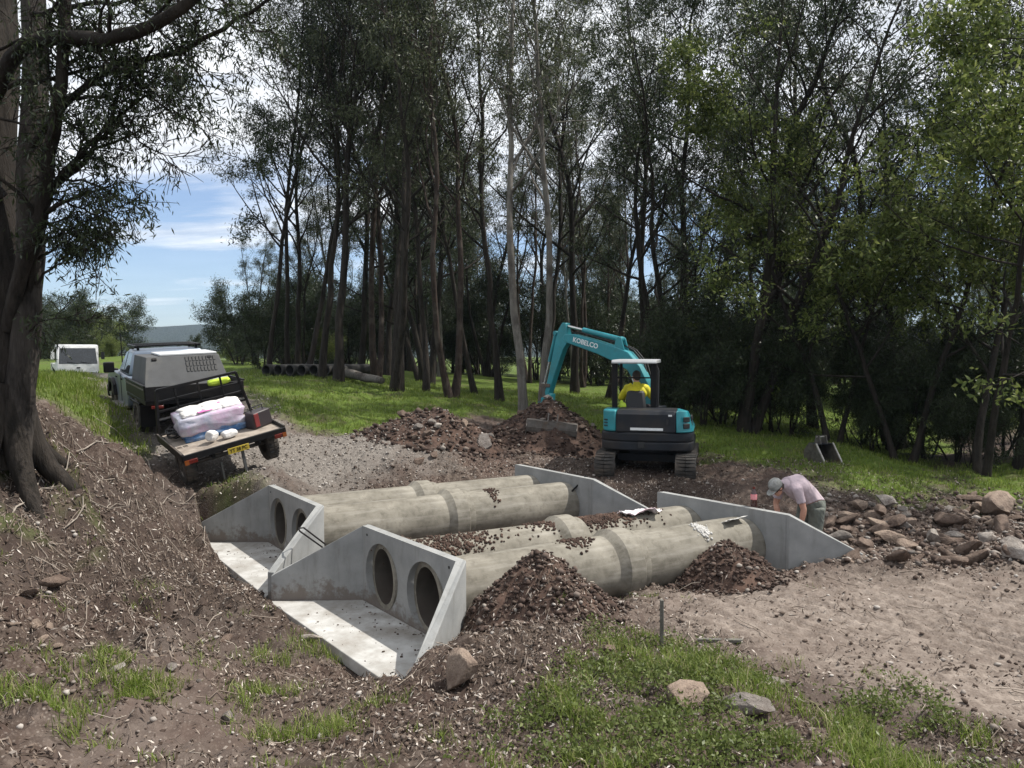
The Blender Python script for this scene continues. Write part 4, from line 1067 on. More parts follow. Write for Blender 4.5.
# boulders at the right
rpx(1001, 522, .40, 'largest rounded pinkish boulder at the right edge of the rubble', k=1, sz=(1.15, 1, 1.3), rot=(.1, -.1, .4), sink=.12)
rpx(951, 531, .30, 'dark mossy boulder left of the largest rounded one', k=0, sz=(1.2, .9, .9), rot=(.2, .1, 2), sink=.15)
rpx(937, 549, .18, 'pale cream stone below the dark mossy boulder', k=3, sz=(.9, .8, 1.1), rot=(0, .3, 1), sink=.15)
rpx(990, 556, .19, 'pale pointed rock below the largest boulder', k=7, sz=(1, .8, 1.1), rot=(.3, 0, .3), sink=.15)
rpx(895, 548, .24, 'flat topped pale rock in the middle of the rubble', k=5, sz=(1.4, .9, .8), rot=(.2, .1, .3), sink=.2)
rpx(1006, 540, .25, 'brown rock right below the largest boulder', k=4, sz=(1.1, .9, .8), sink=.2)
rpx(862, 514, .22, 'rusty orange rock beside the bending man', k=1, sz=(1.1, .9, .8), sink=.15)
GR = 'rubble in the creek bed on the right'
i = 0
while i < 185:
    u = rng.uniform(826, 1080); v = 486 + 84 * rng.uniform(0, 1) ** .6
    if v < 505 + (u - 840) * .03 and u < 950: continue
    if v < 500 and rng.uniform() < .6: continue
    s = rng.uniform(.035, .10) if rng.uniform() < .68 else rng.uniform(.11, .24)
    rpx(u, v, s, 'broken brown or grey rock among the rubble in the creek bed beside the outlet headwall', group=GR, k=[0, 4, 8, 1, 5, 2, 9, 3, 6, 10, 0, 4][int(rng.integers(0, 12))], sz=(rng.uniform(.9, 1.4), rng.uniform(.7, 1), rng.uniform(.6, 1.05)), sink=.14); i += 1
X = at(rng.uniform(826, 1090, 5200), 1.) ; Y = rng.uniform(9.6, 17, 5200); X = X * Y; u_, v_ = to_px(X, Y, base_h(X, Y)); k_ = (v_ > 498) & (v_ < 572)
X, Y = X[k_], Y[k_]
V, Fq = pebbles(rng, X, Y, .015 + .05 * rng.uniform(0, 1, len(X)) ** 2.5, .2)
tag(np_mesh('rubble_gravel', V, Fq, lm('rubble_bits', [(0, (.06, .043, .035)), (.5, (.12, .09, .075)), (.85, (.21, .175, .15)), (1, (.36, .33, .30))], .9)), 'small broken stone between the rocks of the creek bed', 'gravel', kind='stuff')
# boulders in the road heap
for (u, v, s, k, lab) in ((483, 440, .34, 2, 'large grey boulder at the right end of the road soil heap'), (462, 425, .26, 9, 'grey boulder near the top right of the road soil heap'), (424, 420, .20, 0, 'brown rock on the crest of the road soil heap'),
                         (492, 462, .22, 4, 'brown rock at the foot of the road soil heap'), (510, 458, .18, 1, 'tan rock between the two large soil heaps'), (402, 412, .17, 8, 'brown rock at the top left of the road soil heap')):
    d = 16.9 if v > 435 else 17.4
    rock((u - 512) / F * d, d, s, lab, k=k, sz=(1, .9, .9), z=P(u, v, d)[2] - .1, sink=.3)
GH = 'loose rocks on the spoil heaps'
for i in range(18):
    u = rng.uniform(375, 600); v = rng.uniform(440, 468); rpx(u, v, rng.uniform(.07, .16), 'loose brown rock about the foot of the soil heaps behind the pipes', group=GH, k=int(rng.integers(0, 12)))
GF = 'loose stones on the bare soil'
for i in range(26):
    u = rng.uniform(-20, 560); v = rng.uniform(600, 768) if i % 3 else rng.uniform(540, 620)
    if 200 < u < 470 and v < 690: continue
    rpx(u, v, rng.uniform(.02, .05), 'loose fist sized stone on the bare soil of the foreground', group=GF, k=int(rng.integers(0, 12)), sz=(1.2, .9, .65))
# ------------------------------------------------------------------ machines and goods
teal = pmat('teal_paint', (.022, .235, .275), (.016, .19, .225), .42, scale=3, bmp=.03, dirt=(.035, .16, .17), spec=.5)
charcoal = pmat('charcoal_paint', (.020, .023, .029), (.014, .016, .020), .5, scale=4, bmp=.05, dirt=(.032, .028, .025), spec=.18)
rubber = pmat('dusty_rubber', (.055, .048, .042), (.020, .019, .018), .9, scale=8, bmp=.4, dirt=(.11, .088, .070))
steel = pmat('worn_steel', (.16, .145, .13), (.08, .07, .062), .55, .5, scale=6, bmp=.3, dirt=(.13, .085, .055))
chrome = pmat('cylinder_rod', (.62, .62, .60), None, .22, .9, bmp=0)
black = pmat('black_paint', (.012, .012, .013), (.008, .008, .009), .45, scale=5, bmp=.05, dirt=(.018, .016, .015), spec=.12)
blackm = pmat('black_plastic', (.014, .014, .015), None, .6, scale=5, bmp=.1)
whitep = pmat('white_paint', (.74, .74, .73), (.64, .64, .63), .4, scale=3, bmp=.03, dirt=(.52, .50, .46))
greyroof = pmat('pale_grey_paint', (.52, .53, .54), (.44, .45, .46), .4, scale=3, bmp=.03)
decal = pmat('decal_white', (.78, .80, .80), None, .5, bmp=0)
darkglass = pmat('dark_glass', (.02, .024, .028), None, .08, bmp=0, spec=.8)
redl = pmat('red_lens', (.11, .012, .008), None, .25, bmp=0); amber = pmat('amber_lens', (.22, .06, .012), None, .25, bmp=0)

def gz(x, y): return float(base_h(np.array([x]), np.array([y]))[0])
def text_part(name, s, size, mat, parent, M, ext=.002, xs=1.0):
    cu = bpy.data.curves.new(name, 'FONT'); cu.body = s; cu.size = size; cu.extrude = ext; cu.align_x = 'CENTER'; cu.align_y = 'CENTER'; cu.offset = size * .018
    cu.resolution_u = 3; t_ = bpy.data.objects.new('t', cu); COL.objects.link(t_); bpy.context.view_layer.update(); me = bpy.data.meshes.new_from_object(t_.evaluated_get(bpy.context.evaluated_depsgraph_get())); bpy.data.objects.remove(t_)
    me.name = name; me.materials.clear(); me.materials.append(mat); o = bpy.data.objects.new(name, me); COL.objects.link(o); o.parent = parent
    o.matrix_local = M @ Matrix.Diagonal((xs, 1, 1, 1)); return o

def excavator():
    cx, cy = 2.94, 16.1; g0 = .50
    root = empty('mini_excavator', (cx, cy, g0), (0, 0, R(-15)), 'teal and charcoal mini excavator with open canopy, digging at the soil heap', 'excavator')
    # tracks
    for sx in (-.80, .78):
        q = MB(); Lh, r = 1.02, .27; pts = []
        for i in range(13): a = -math.pi / 2 + math.pi * i / 12; pts.append((Lh + r * math.cos(a), r + r * math.sin(a)))
        for i in range(13): a = math.pi / 2 + math.pi * i / 12; pts.append((-Lh + r * math.cos(a), r + r * math.sin(a)))
        n = len(pts); w_ = .2; inner = [(p[0] * .97, r + (p[1] - r) * .84) for p in pts]
        for lo_, hi_ in ((-w_, w_),):
            vs = [(sx + lo_, a, b) for a, b in pts] + [(sx + hi_, a, b) for a, b in pts] + [(sx + lo_, a, b) for a, b in inner] + [(sx + hi_, a, b) for a, b in inner]
            fs = []
            for i in range(n):
                j = (i + 1) % n
                fs += [(i, j, n + j, n + i), (2 * n + i, 3 * n + i, 3 * n + j, 2 * n + j), (i, 2 * n + i, 2 * n + j, j), (n + i, n + j, 3 * n + j, 3 * n + i)]
            q.add(vs, fs)
        # lugs
        seg = []
        P2 = pts + [pts[0]]
        for i in range(n):
            a, b_ = P2[i], P2[i + 1]; L = math.hypot(b_[0] - a[0], b_[1] - a[1]); k = max(1, round(L / .105))
            for t in range(k):
                f = (t + .5) / k; seg.append((a[0] + (b_[0] - a[0]) * f, a[1] + (b_[1] - a[1]) * f, math.atan2(b_[1] - a[1], b_[0] - a[0])))
        for (y_, z_, an) in seg:
            for s2 in (-1, 1):
                q.box((sx + s2 * .095, y_, z_), (.20, .05, .05), (an, 0, s2 * .30))
        q.build('track', rubber, root, smooth=0)
        q = MB()
        q.box((sx, 0, .27), (.26, 1.75, .20)); q.build('track_frame', charcoal, root, bevel=.02)
        for yy in (-Lh, Lh):
            q = MB(); q.cyl((sx - .17, yy, .27), (sx + .17, yy, .27), .19, n=18); q.cyl((sx - .19, yy, .27), (sx + .19, yy, .27), .08, n=12); q.build('sprocket', steel, root)
    q = MB(); q.box((0, 0, .40), (1.25, .9, .16)); q.box((0, 0, .50), (.8, .8, .1)); q.cyl((0, 0, .45), (0, 0, .62), .42, n=28)
    q.build('undercarriage', charcoal, root, bevel=.015)
    q = MB(); q.prism([(1.42, .08), (1.50, .05), (1.52, .40), (1.46, .44), (1.40, .3)], 0, -.96, .96)
    q.beam((-.35, .5, .35), (-.55, 1.42, .25), .09, .12); q.beam((.35, .5, .35), (.55, 1.42, .25), .09, .12)
    q.build('dozer_blade', teal, root, bevel=.01)
    # house
    def arc(s, y0=-1.2, hw=.92):
        return [(-hw * s, -.30), (-hw * s, -.78), (-hw * .93 * s, -.98), (-hw * .72 * s, y0 + .10), (-hw * .38 * s, y0 + .02), (0, y0), (hw * .38 * s, y0 + .02), (hw * .72 * s, y0 + .10), (hw * .93 * s, -.98), (hw * s, -.78), (hw * s, -.30)]
    q = MB(); q.prism([p for p in arc(1)] + [(.92, .72), (.7, .86), (-.7, .86), (-.90, .72)], 2, .62, .80)
    q.prism(arc(1.0), 2, .80, .985); q.build('counterweight', charcoal, root, smooth=50, bevel=.03)
    q = MB(); q.box((-.08, -1.185, .74), (.14, .05, .13)); q.build('tow_pocket', blackm, root, bevel=.01)
    # hood between the teal corners, sloping a little forward
    q = MB()
    prof = [(-1.165, .985), (-1.145, 1.34), (-1.08, 1.42), (-.45, 1.44), (-.40, .985)]
    q.prism(prof, 0, -.585, .585); q.build('engine_hood', charcoal, root, bevel=.025)
    q = MB(); q.box((.02, -1.176, 1.055), (.64, .012, .050)); q.build('white_strip', decal, root, bevel=0)
    q = MB(); q.box((.475, -1.16, 1.33), (.07, .012, .035)); q.build('sticker', decal, root)
    q = MB(); q.box((.42, -1.165, 1.2), (.05, .02, .11)); q.build('hood_latch', blackm, root, bevel=.008)
    q = MB()
    poly = [(-.59, -1.15), (-.74, -1.09), (-.86, -.96), (-.89, -.78), (-.89, -.35), (-.59, -.35)]
    q.prism(poly, 2, .99, 1.42); q.build('side_panel', teal, root, bevel=.035)
    q = MB()
    for i in range(3): q.box((-.80 + .0 * i, -1.035, 1.10 + .06 * i), (.10, .02, .025), (0, 0, -.72))
    q.build('panel_vent', blackm, root)
    q = MB()
    V = [(.59, -1.15), (.74, -1.09), (.88, -.96), (.92, -.78), (.92, .62), (.80, .78), (.40, .78), (.40, -.35), (.59, -.35)]
    top = [(x * .985 if x > .7 else x, y) for x, y in V]; n = len(V)
    q.add([(x, y, .99) for x, y in V] + [(x - (.10 if x > .7 else 0), y, 1.42 if y < -.2 else 1.20) for x, y in top], [tuple(reversed(range(n))), tuple(range(n, 2 * n))] + [(i, (i + 1) % n, n + (i + 1) % n, n + i) for i in range(n)])
    q.build('side_panel', teal, root, bevel=.03)
    q = MB()
    for j in range(2):
        for i in range(2): q.box((.865, -.62 + .24 * i + .0, 1.12 + .13 * j), (.03, .20, .10), (0, -.12, 0))
        q.box((.785, -1.035, 1.12 + .13 * j), (.15, .03, .10), (0, 0, .74))
    q.build('louvre', blackm, root, bevel=.01)
    # deck, seat
    q = MB(); q.box((-.28, .25, .86), (1.2, 1.2, .12)); q.build('cab_floor', charcoal, root, bevel=.02)
    q = MB(); q.box((-.28, -.10, 1.16), (.52, .50, .14)); q.box((-.28, -.1, 1.0), (.4, .4, .2)); q.build('seat', blackm, root, bevel=.05)
    q = MB(); q.box((-.28, -.36, 1.50), (.50, .14, .56), (-.12, 0, 0), taper=(.72, .8)); q.build('backrest', blackm, root, bevel=.06)
    for sx in (-.58, .02):
        q = MB(); q.box((sx, .02, 1.28), (.13, .46, .22)); q.tube([(sx, .16, 1.36), (sx, .2, 1.56), (sx, .17, 1.62)], .014, 6); q.tube([(sx, .18, 1.55), (sx, .17, 1.66)], .028, 8)
        q.build('control_console', blackm, root, bevel=.02)
    # canopy
    for (x, y, w_) in ((-.70, -.46, .11), (.10, -.46, .13), (-.70, .62, .06), (.10, .62, .07)):
        q = MB(); q.beam((x, y, .92), (x + (.0), y + .02, 2.37), w_, .07); q.build('canopy_post', black, root, bevel=.012)
    q = MB(); q.box((.155, -.44, 1.7), (.03, .05, 1.3)); q.tube([(.19, -.46, 1.42), (.2, -.48, 2.2), (.12, -.4, 2.38)], .014, 6); q.build('hose', blackm, root)
    q = MB(); q.prism([(-.60, 2.37), (-.55, 2.42), (.70, 2.43), (.78, 2.38), (.78, 2.35), (-.60, 2.34)], 0, -.76, .16); q.build('canopy_roof', pmat('mid_grey_paint', (.34, .35, .36)), root, bevel=.015)
    q = MB(); q.beam((-.70, -.46, 2.05), (.10, -.46, 2.05), .03, .03); q.build('canopy_rail', black, root)
    # ---- boom in its own plane
    a = Vector((3.12, 16.9, 1.85)); b_ = Vector((1.49, 18.68, 0))
    fz = math.atan2(b_.y - a.y, b_.x - a.x)
    inv = (Matrix.Translation(root.location) @ Euler(root.rotation_euler).to_matrix().to_4x4()).inverted()
    BM_ = inv @ Matrix.Translation(a) @ Matrix.Rotation(fz, 4, 'Z')       # x along the reach, y sideways, z up
    def part(name, mat, fn, bev=.015, sm=35):
        q = MB(); q.M = BM_; fn(q); return q.build(name, mat, root, smooth=sm, bevel=bev)
    part('swing_post', charcoal, lambda q: (q.box((-.12, 0, -.25), (.34, .3, .6)), q.cyl((0, -.2, 0), (0, .2, 0), .09)))
    lower = [(-.06, -.10), (.11, -.02), (.40, .54), (.62, .82), (.98, 1.00), (1.55, 1.20), (2.56, 1.48), (2.66, 1.58), (2.60, 1.68), (2.3, 1.68), (1.60, 1.52), (1.05, 1.38), (.62, 1.24), (.28, .92), (.04, .52), (-.10, .05)]
    boom = part('boom', teal, lambda q: q.prism(lower, 1, -.11, .11), .018)
    part('boom_bracket', teal, lambda q: (q.prism([(.72, 1.26), (1.04, 1.34), (.98, 1.56), (.90, 1.60), (.82, 1.56)], 1, -.09, -.055), q.prism([(.72, 1.26), (1.04, 1.34), (.98, 1.56), (.90, 1.60), (.82, 1.56)], 1, .055, .09)))
    part('boom_lamp', charcoal, lambda q: (q.box((.78, -.17, 1.18), (.13, .08, .15)),), .01)
    def cylr(q, p0, p1, r, f):
        p0 = Vector((p0[0], 0, p0[1])); p1 = Vector((p1[0], 0, p1[1])); m_ = p0.lerp(p1, f)
        q.cyl(p0, m_, r, n=14); q.cyl(p0 - Vector((0, .06, 0)), p0 + Vector((0, .06, 0)), r * 1.1, n=12)
    def rod(q, p0, p1, r, f):
        p0 = Vector((p0[0], 0, p0[1])); p1 = Vector((p1[0], 0, p1[1])); q.cyl(p0.lerp(p1, f), p1, r, n=12); q.cyl(p1 - Vector((0, .06, 0)), p1 + Vector((0, .06, 0)), r * 1.7, n=12)
    A0, A1 = (.90, 1.53), (2.66, 1.90)
    part('arm_cylinder', teal, lambda q: cylr(q, A0, A1, .062, .66), 0); part('arm_cylinder_rod', chrome, lambda q: rod(q, A0, A1, .034, .66), 0)
    B0, B1 = (.22, -.05), (.68, .92)
    part('boom_cylinder', teal, lambda q: cylr(q, B0, B1, .065, .6), 0); part('boom_cylinder_rod', chrome, lambda q: rod(q, B0, B1, .035, .6), 0)
    T = (3.22, .18)
    arm = [(2.58, 1.96), (2.70, 1.97), (2.82, 1.82), (2.93, 1.55), (3.05, 1.1), (3.30, .22), (3.27, .12), (3.18, .12), (2.98, .62), (2.66, 1.32), (2.53, 1.46), (2.50, 1.62), (2.56, 1.80)]
    part('arm', teal, lambda q: q.prism(arm, 1, -.085, .085), .016)
    K0, K1 = (2.98, 1.72), (3.40, .42)
    part('bucket_cylinder', teal, lambda q: cylr(q, K0, K1, .05, .55), 0); part('bucket_cylinder_rod', chrome, lambda q: rod(q, K0, K1, .028, .55), 0)
    part('bucket_link', steel, lambda q: [q.beam((3.10, s_ * .10, .40), (3.42, s_ * .10, .40), .03, .09) for s_ in (-1, 1)] + [q.beam((3.42, s_ * .10, .40), (3.46, s_ * .10, -.02), .03, .09) for s_ in (-1, 1)], .008)
    part('quick_hitch', teal, lambda q: (q.prism([(3.10, .2), (3.5, .05), (3.52, -.14), (3.12, -.16)], 1, -.11, .11),), .02)
    bk = [(3.05, -.16), (3.58, -.16), (3.74, -.42), (3.66, -.72), (3.36, -.88), (2.98, -.86)]
    def bucket_(q):
        for s_ in (-.27, .25): q.prism(bk, 1, s_, s_ + .02)
        n = len(bk)
        for i in range(n - 1):
            (x0, z0), (x1, z1) = bk[i], bk[i + 1]; q.beam((x0, 0, z0), (x1, 0, z1), .5, .025, up=(0, 1, 0)) if False else q.add([(x0, -.25, z0), (x1, -.25, z1), (x1, .25, z1), (x0, .25, z0), (x0 - .02, -.25, z0 + .02), (x1 - .02, -.25, z1 + .02), (x1 - .02, .25, z1 + .02), (x0 - .02, .25, z0 + .02)], [(0, 1, 2, 3), (7, 6, 5, 4), (0, 4, 5, 1), (1, 5, 6, 2), (2, 6, 7, 3), (3, 7, 4, 0)])
        for k in range(4): q.beam((3.0, -.2 + .13 * k, -.86), (2.84, -.2 + .13 * k, -.90), .05, .03)
    part('bucket', steel, bucket_, .004)
    def hoses(q):
        for s_ in (-.05, .05):
            q.tube([(.05, s_ - .13, .3), (.28, s_ - .13, .98), (.58, s_ - .12, 1.28), (.9, s_ - .10, 1.42), (1.4, s_, 1.54), (2.1, s_, 1.72), (2.45, s_ - .12, 1.72), (2.6, s_ - .12, 1.50), (2.72, s_ - .11, 1.3)], .018, 6)
    part('hydraulic_hose', blackm, hoses, 0)
    def arm_hose(q): q.tube([(2.40, -.12, 1.66), (2.62, -.15, 1.78), (2.85, -.13, 1.60), (2.92, -.12, 1.2), (3.02, -.11, .8)], .016, 6)
    part('hydraulic_hose', blackm, arm_hose, 0)
    # lettering on the side of the boom that faces the camera (local -y or +y)
    tgt = Vector((0, 0, CZ)) - a; side = 1 if (Matrix.Rotation(-fz, 3, 'Z') @ tgt).y > 0 else -1
    an = .225
    X = Vector((-side * math.cos(an), 0, -side * math.sin(an))); N = Vector((0, side, 0)); Yv = N.cross(X)
    Mt = Matrix((X, Yv, N)).transposed().to_4x4(); Mt.translation = Vector((1.90, side * .113, 1.455))
    text_part('lettering', 'KOBELCO', .165, decal, root, BM_ @ Mt, xs=1.1)
    return root
exc = excavator()

def wide_bucket():
    x, y = P(550, 440, 17.75)[:2]
    root = empty('ditching_bucket', (x, y, P(550, 444, 17.75)[2]), (R(8), R(6), R(-4)), 'wide dusty steel ditching bucket lying in the front of the tall soil heap', 'bucket')
    pr = [(-.02, .0), (-.04, .38), (.10, .50), (.34, .48), (.50, .30), (.52, .10), (.40, 0)]
    q = MB()
    for i in range(2, len(pr) - 1):
        (a, b_), (c, d) = pr[i], pr[i + 1]
        q.add([(-.58, a, b_), (.58, a, b_), (.58, c, d), (-.58, c, d), (-.58, a, b_ - .025), (.58, a, b_ - .025), (.58, c, d - .025), (-.58, c, d - .025)], [(0, 1, 2, 3), (7, 6, 5, 4), (0, 4, 5, 1), (1, 5, 6, 2), (2, 6, 7, 3), (3, 7, 4, 0)])
    q.box((0, .03, .42), (1.18, .03, .18), (-.2, 0, 0)); q.box((0, .0, .30), (1.18, .03, .12)); q.build('shell', steel, root, bevel=.005)
    for s in (-.6, .58):
        q = MB(); q.prism(pr, 0, s, s + .022); q.build('side_plate', steel, root, bevel=.003)
    for s in (-.12, .1):
        q = MB(); q.prism([(.12, .49), (.34, .47), (.30, .66), (.2, .68)], 0, s, s + .03); q.build('lug', steel, root)
wide_bucket()
def spare_bucket():
    x, d = wpoly([(826, 466)])[0]
    root = empty('spare_bucket', (x, d, gz(x, d) + .03), (0, 0, R(22)), 'dark steel bucket standing mouth forward on the lawn below the trees', 'bucket')
    root.scale = (.72, .72, .72)
    pr = [(-.38, .0), (.02, .60), (.30, .62), (.48, .40), (.50, .12), (.36, 0)]
    for s in (-.33, .31):
        q = MB(); q.prism(pr, 0, s, s + .025); q.build('side_plate', steel, root, bevel=.003)
        q = MB(); q.beam((s + .012, -.39, .02), (s + .012, .02, .62), .05, .035); q.build('edge_bar', pmat('bright_worn_steel', (.42, .40, .37), (.25, .23, .2), .45, .5, bmp=.1), root)
    q = MB()
    for i in range(1, len(pr) - 1):
        (a, b_), (c, e) = pr[i], pr[i + 1]
        q.add([(-.31, a, b_), (.31, a, b_), (.31, c, e), (-.31, c, e), (-.31, a, b_ - .02), (.31, a, b_ - .02), (.31, c, e - .02), (-.31, c, e - .02)], [(0, 1, 2, 3), (7, 6, 5, 4), (0, 4, 5, 1), (1, 5, 6, 2), (2, 6, 7, 3), (3, 7, 4, 0)])
    q.box((0, .02, .0), (.64, .76, .02)); q.build('shell', charcoal, root, bevel=.003)
    q = MB(); q.box((0, -.40, .02), (.66, .10, .03)); q.build('cutting_edge', steel, root)
    for s in (-.14, .11):
        q = MB(); q.prism([(.02, .60), (.28, .62), (.22, .84), (.08, .85)], 0, s, s + .03); q.build('lug', steel, root)
    q = MB(); q.cyl((-.17, .15, .80), (.17, .15, .80), .025, n=10); q.build('pin', pmat('bright_worn_steel', (.42, .40, .37)), root)
spare_bucket()

# ---- ute
blueg = pmat('silver_blue_paint', (.20, .24, .30), (.17, .205, .26), .3, .35, scale=2, bmp=.02, dirt=(.16, .16, .16), spec=.6)
galv = pmat('canopy_metal', (.085, .087, .09), (.065, .066, .068), .7, .0, scale=2.5, bmp=.05, spec=.2, dirt=(.11, .108, .10))
def wheel(parent, c, r=.37, w_=.25, side=-1):
    root = MB(); root.M = Matrix.Translation(c) @ Matrix.Rotation(R(90), 4, 'Y')
    prof = [(r * .58, -w_ / 2), (r * .92, -w_ / 2), (r * .985, -w_ * .40), (r, -w_ * .25), (r, w_ * .25), (r * .985, w_ * .40), (r * .92, w_ / 2), (r * .58, w_ / 2)]
    root.lathe(prof, 36, close=True)
    for i in range(28):
        a = i * 2 * math.pi / 28
        for s in (-1, 1): root.box((r * .992 * math.cos(a), r * .992 * math.sin(a), s * w_ * .24), (.03, .045, w_ * .36), (0, 0, a))
    t = root.build('wheel', rubber, parent, smooth=40)
    q = MB(); q.M = Matrix.Translation(c) @ Matrix.Rotation(R(90), 4, 'Y'); q.lathe([(0, side * w_ * .22), (r * .2, side * w_ * .26), (r * .24, side * w_ * .16), (r * .50, side * w_ * .2), (r * .59, side * w_ * .46), (r * .59, -side * w_ * .4)], 24)
    for i in range(6):
        a = i * math.pi / 3; q.beam((r * .2 * math.cos(a), r * .2 * math.sin(a), side * w_ * .3), (r * .55 * math.cos(a), r * .55 * math.sin(a), side * w_ * .34), .06, .03)
    q.build('rim', steel, t)
    return t
def ute():
    hd = R(35); pt = R(3.2)
    cx, cy = -6.86, 15.95; h = Vector((-math.sin(hd), math.cos(hd)))
    root = empty('ute', (cx, cy, gz(cx, cy) - .10), (0, 0, 0), 'silver blue ute with grey vented canopy box and roof rack, parked uphill of the trailer', 'ute')
    z1 = gz(cx + h.x * 3, cy + h.y * 3); pt = math.atan2(z1 - gz(cx, cy), 3.)
    rx, ry = math.cos(hd), math.sin(hd)
    rl = math.atan2(gz(cx + rx * .8, cy + ry * .8) - gz(cx - rx * .8, cy - ry * .8), 1.6)
    root.rotation_euler = (Matrix.Rotation(hd, 3, 'Z') @ Matrix.Rotation(pt, 3, 'X') @ Matrix.Rotation(-rl * .5, 3, 'Y')).to_euler()
    root.scale = (1, 1, 1)
    W = .90
    # lower body and bonnet: profile along y, z
    q = MB(); prof = [(1.15, .45), (1.15, 1.08), (2.55, 1.10), (2.95, 1.12), (3.95, 1.02), (4.15, .92), (4.2, .50), (4.0, .38), (3.55, .38), (3.52, .62), (3.30, .80), (2.98, .80), (2.75, .62), (2.70, .38), (1.3, .38)]
    q.prism(prof, 0, -W, W); body = q.build('body', blueg, root, bevel=.05)
    # glasshouse
    q = MB()
    b4 = [(-.84, 1.18), (.84, 1.18), (.82, 2.85), (-.82, 2.85)]; t4 = [(-.70, 1.30), (.70, 1.30), (.66, 2.20), (-.66, 2.20)]
    q.add([(x, y, 1.085) for x, y in b4] + [(x, y, 1.62) for x, y in t4], [(3, 2, 1, 0), (4, 5, 6, 7), (0, 1, 5, 4), (1, 2, 6, 5), (2, 3, 7, 6), (3, 0, 4, 7)])
    q.build('cab_roof', blueg, root, bevel=.05)
    glass = pmat('ute_glass', (.05, .06, .07), None, .06, bmp=0, spec=.9)
    for s in (-1, 1):
        def sp(y, z, o=.0):
            t = (z - 1.085) / (1.62 - 1.085); return (s * ((.835) * (1 - t) + (.683) * t + .012 + o), y, z)
        for (ys, ye, yt0, yt1) in ((1.30, 1.92, 1.40, 1.90), (2.0, 2.62, 1.98, 2.16)):
            q = MB(); vs = [sp(ys, 1.13), sp(ye, 1.13), sp(yt1, 1.56), sp(yt0, 1.56)]; vs += [(x - s * .02, y, z) for x, y, z in vs]
            q.add(vs, [(0, 1, 2, 3), (7, 6, 5, 4), (0, 4, 5, 1), (1, 5, 6, 2), (2, 6, 7, 3), (3, 7, 4, 0)]); q.build('side_window', glass, root)
        q = MB(); q.box((s * (W + .004), 1.98, .78), (.01, .012, .6)); q.box((s * (W + .01), 1.85, .98), (.03, .14, .03)); q.box((s * (W + .01), 2.6, .98), (.03, .14, .03)); q.build('door_trim', black, root)
        q = MB(); q.box((s * (W + .15), 2.58, 1.20), (.22, .12, .24)); q.beam((s * (W - .05), 2.58, 1.14), (s * (W + .1), 2.58, 1.16), .05, .05); q.build('mirror', black, root, bevel=.03)
        q = MB(); q.box((s * (W + .05), 2.0, .40), (.16, 1.4, .05)); q.build('side_step', steel, root, bevel=.01)
        q = MB(); q.prism([(2.62, .55), (2.72, .78), (2.96, .92), (3.30, .92), (3.56, .78), (3.66, .55), (3.56, .55), (3.28, .82), (2.98, .82), (2.75, .55)], 0, s * (W + .03) - .05, s * (W + .03) + .05); q.build('wheel_arch', black, root, bevel=.01)
        wheel(root, (s * .80, 3.13, .37), .385, .26, s); wheel(root, (s * .80, 0, .37), .385, .26, s)
    q = MB(); q.add([(-.76, 2.86, 1.10), (.76, 2.86, 1.10), (.60, 2.24, 1.59), (-.60, 2.24, 1.59), (-.76, 2.88, 1.12), (.76, 2.88, 1.12), (.60, 2.26, 1.61), (-.60, 2.26, 1.61)], [(0, 1, 2, 3), (7, 6, 5, 4), (0, 4, 5, 1), (1, 5, 6, 2), (2, 6, 7, 3), (3, 7, 4, 0)]); q.build('windscreen', glass, root)
    q = MB(); q.box((0, 4.2, .52), (1.84, .14, .3)); q.build('bull_bar', black, root, bevel=.03)
    # tray behind the cab
    q = MB(); q.box((0, -.02, .74), (1.84, 2.2, .08)); q.box((-.4, .2, .55), (.08, 3.4, .14)); q.box((.4, .2, .55), (.08, 3.4, .14)); q.build('tray_floor', black, root, bevel=.01)
    for s in (-1, 1):
        q = MB(); q.box((s * .91, -.02, .92), (.04, 2.2, .27)); q.box((s * .925, -.02, 1.07), (.05, 2.22, .035)); q.build('tray_side', black, root, bevel=.008)
        q = MB(); q.box((s * .935, -.02, 1.00), (.012, 2.1, .03)); q.build('side_rail', steel, root)
        q = MB(); q.box((s * .80, -.56, .42), (.28, .03, .42)); q.box((s * .80, .0, .67), (.30, 1.05, .04)); q.build('mudguard', black, root, bevel=.008)
        q = MB(); q.box((s * .72, -1.15, .66), (.22, .05, .06)); q.build('tail_lamp', redl, root, bevel=.01)
    q = MB(); q.box((0, -1.12, .92), (1.84, .04, .27)); q.build('tailgate', black, root, bevel=.008)
    # vented canopy box, narrower at the top
    q = MB()
    b4 = [(-.86, -.62), (.86, -.62), (.86, 1.0), (-.86, 1.0)]; t4 = [(-.70, -.16), (.70, -.16), (.74, .98), (-.74, .98)]
    q.add([(x, y, .80) for x, y in b4] + [(x, y, 1.56) for x, y in t4], [(3, 2, 1, 0), (4, 5, 6, 7), (0, 1, 5, 4), (1, 2, 6, 5), (2, 3, 7, 6), (3, 0, 4, 7)])
    q.build('canopy_box', galv, root, bevel=.012)
    q = MB(); q.box((.12, .38, 1.585), (1.12, .96, .04)); q.build('canopy_lid', greyroof, root, bevel=.01)
    n_ = Vector((0, -.76, .46)).normalized()
    def onback(x, t, o):   # point on the sloping rear face, t 0 bottom..1 top
        return Vector((x, -.62 + .46 * t, .80 + .76 * t)) + n_ * o
    q = MB()
    for r_ in range(3):
        for c_ in range(9):
            x = .05 + c_ * .068; a = onback(x, .58 + r_ * .135, .004); b_ = onback(x, .58 + r_ * .135 + .112, .010); q.beam(a, b_, .044, .02, up=n_)
    q.build('vent_grille', pmat('recess', (.004, .004, .004), None, .95, spec=.0), root)
    for x in (-.56, .50):
        q = MB(); q.beam(onback(x - .045, .93, .01), onback(x + .045, .93, .01), .05, .03, up=n_)
        q.build('latch', black, root, bevel=.005)
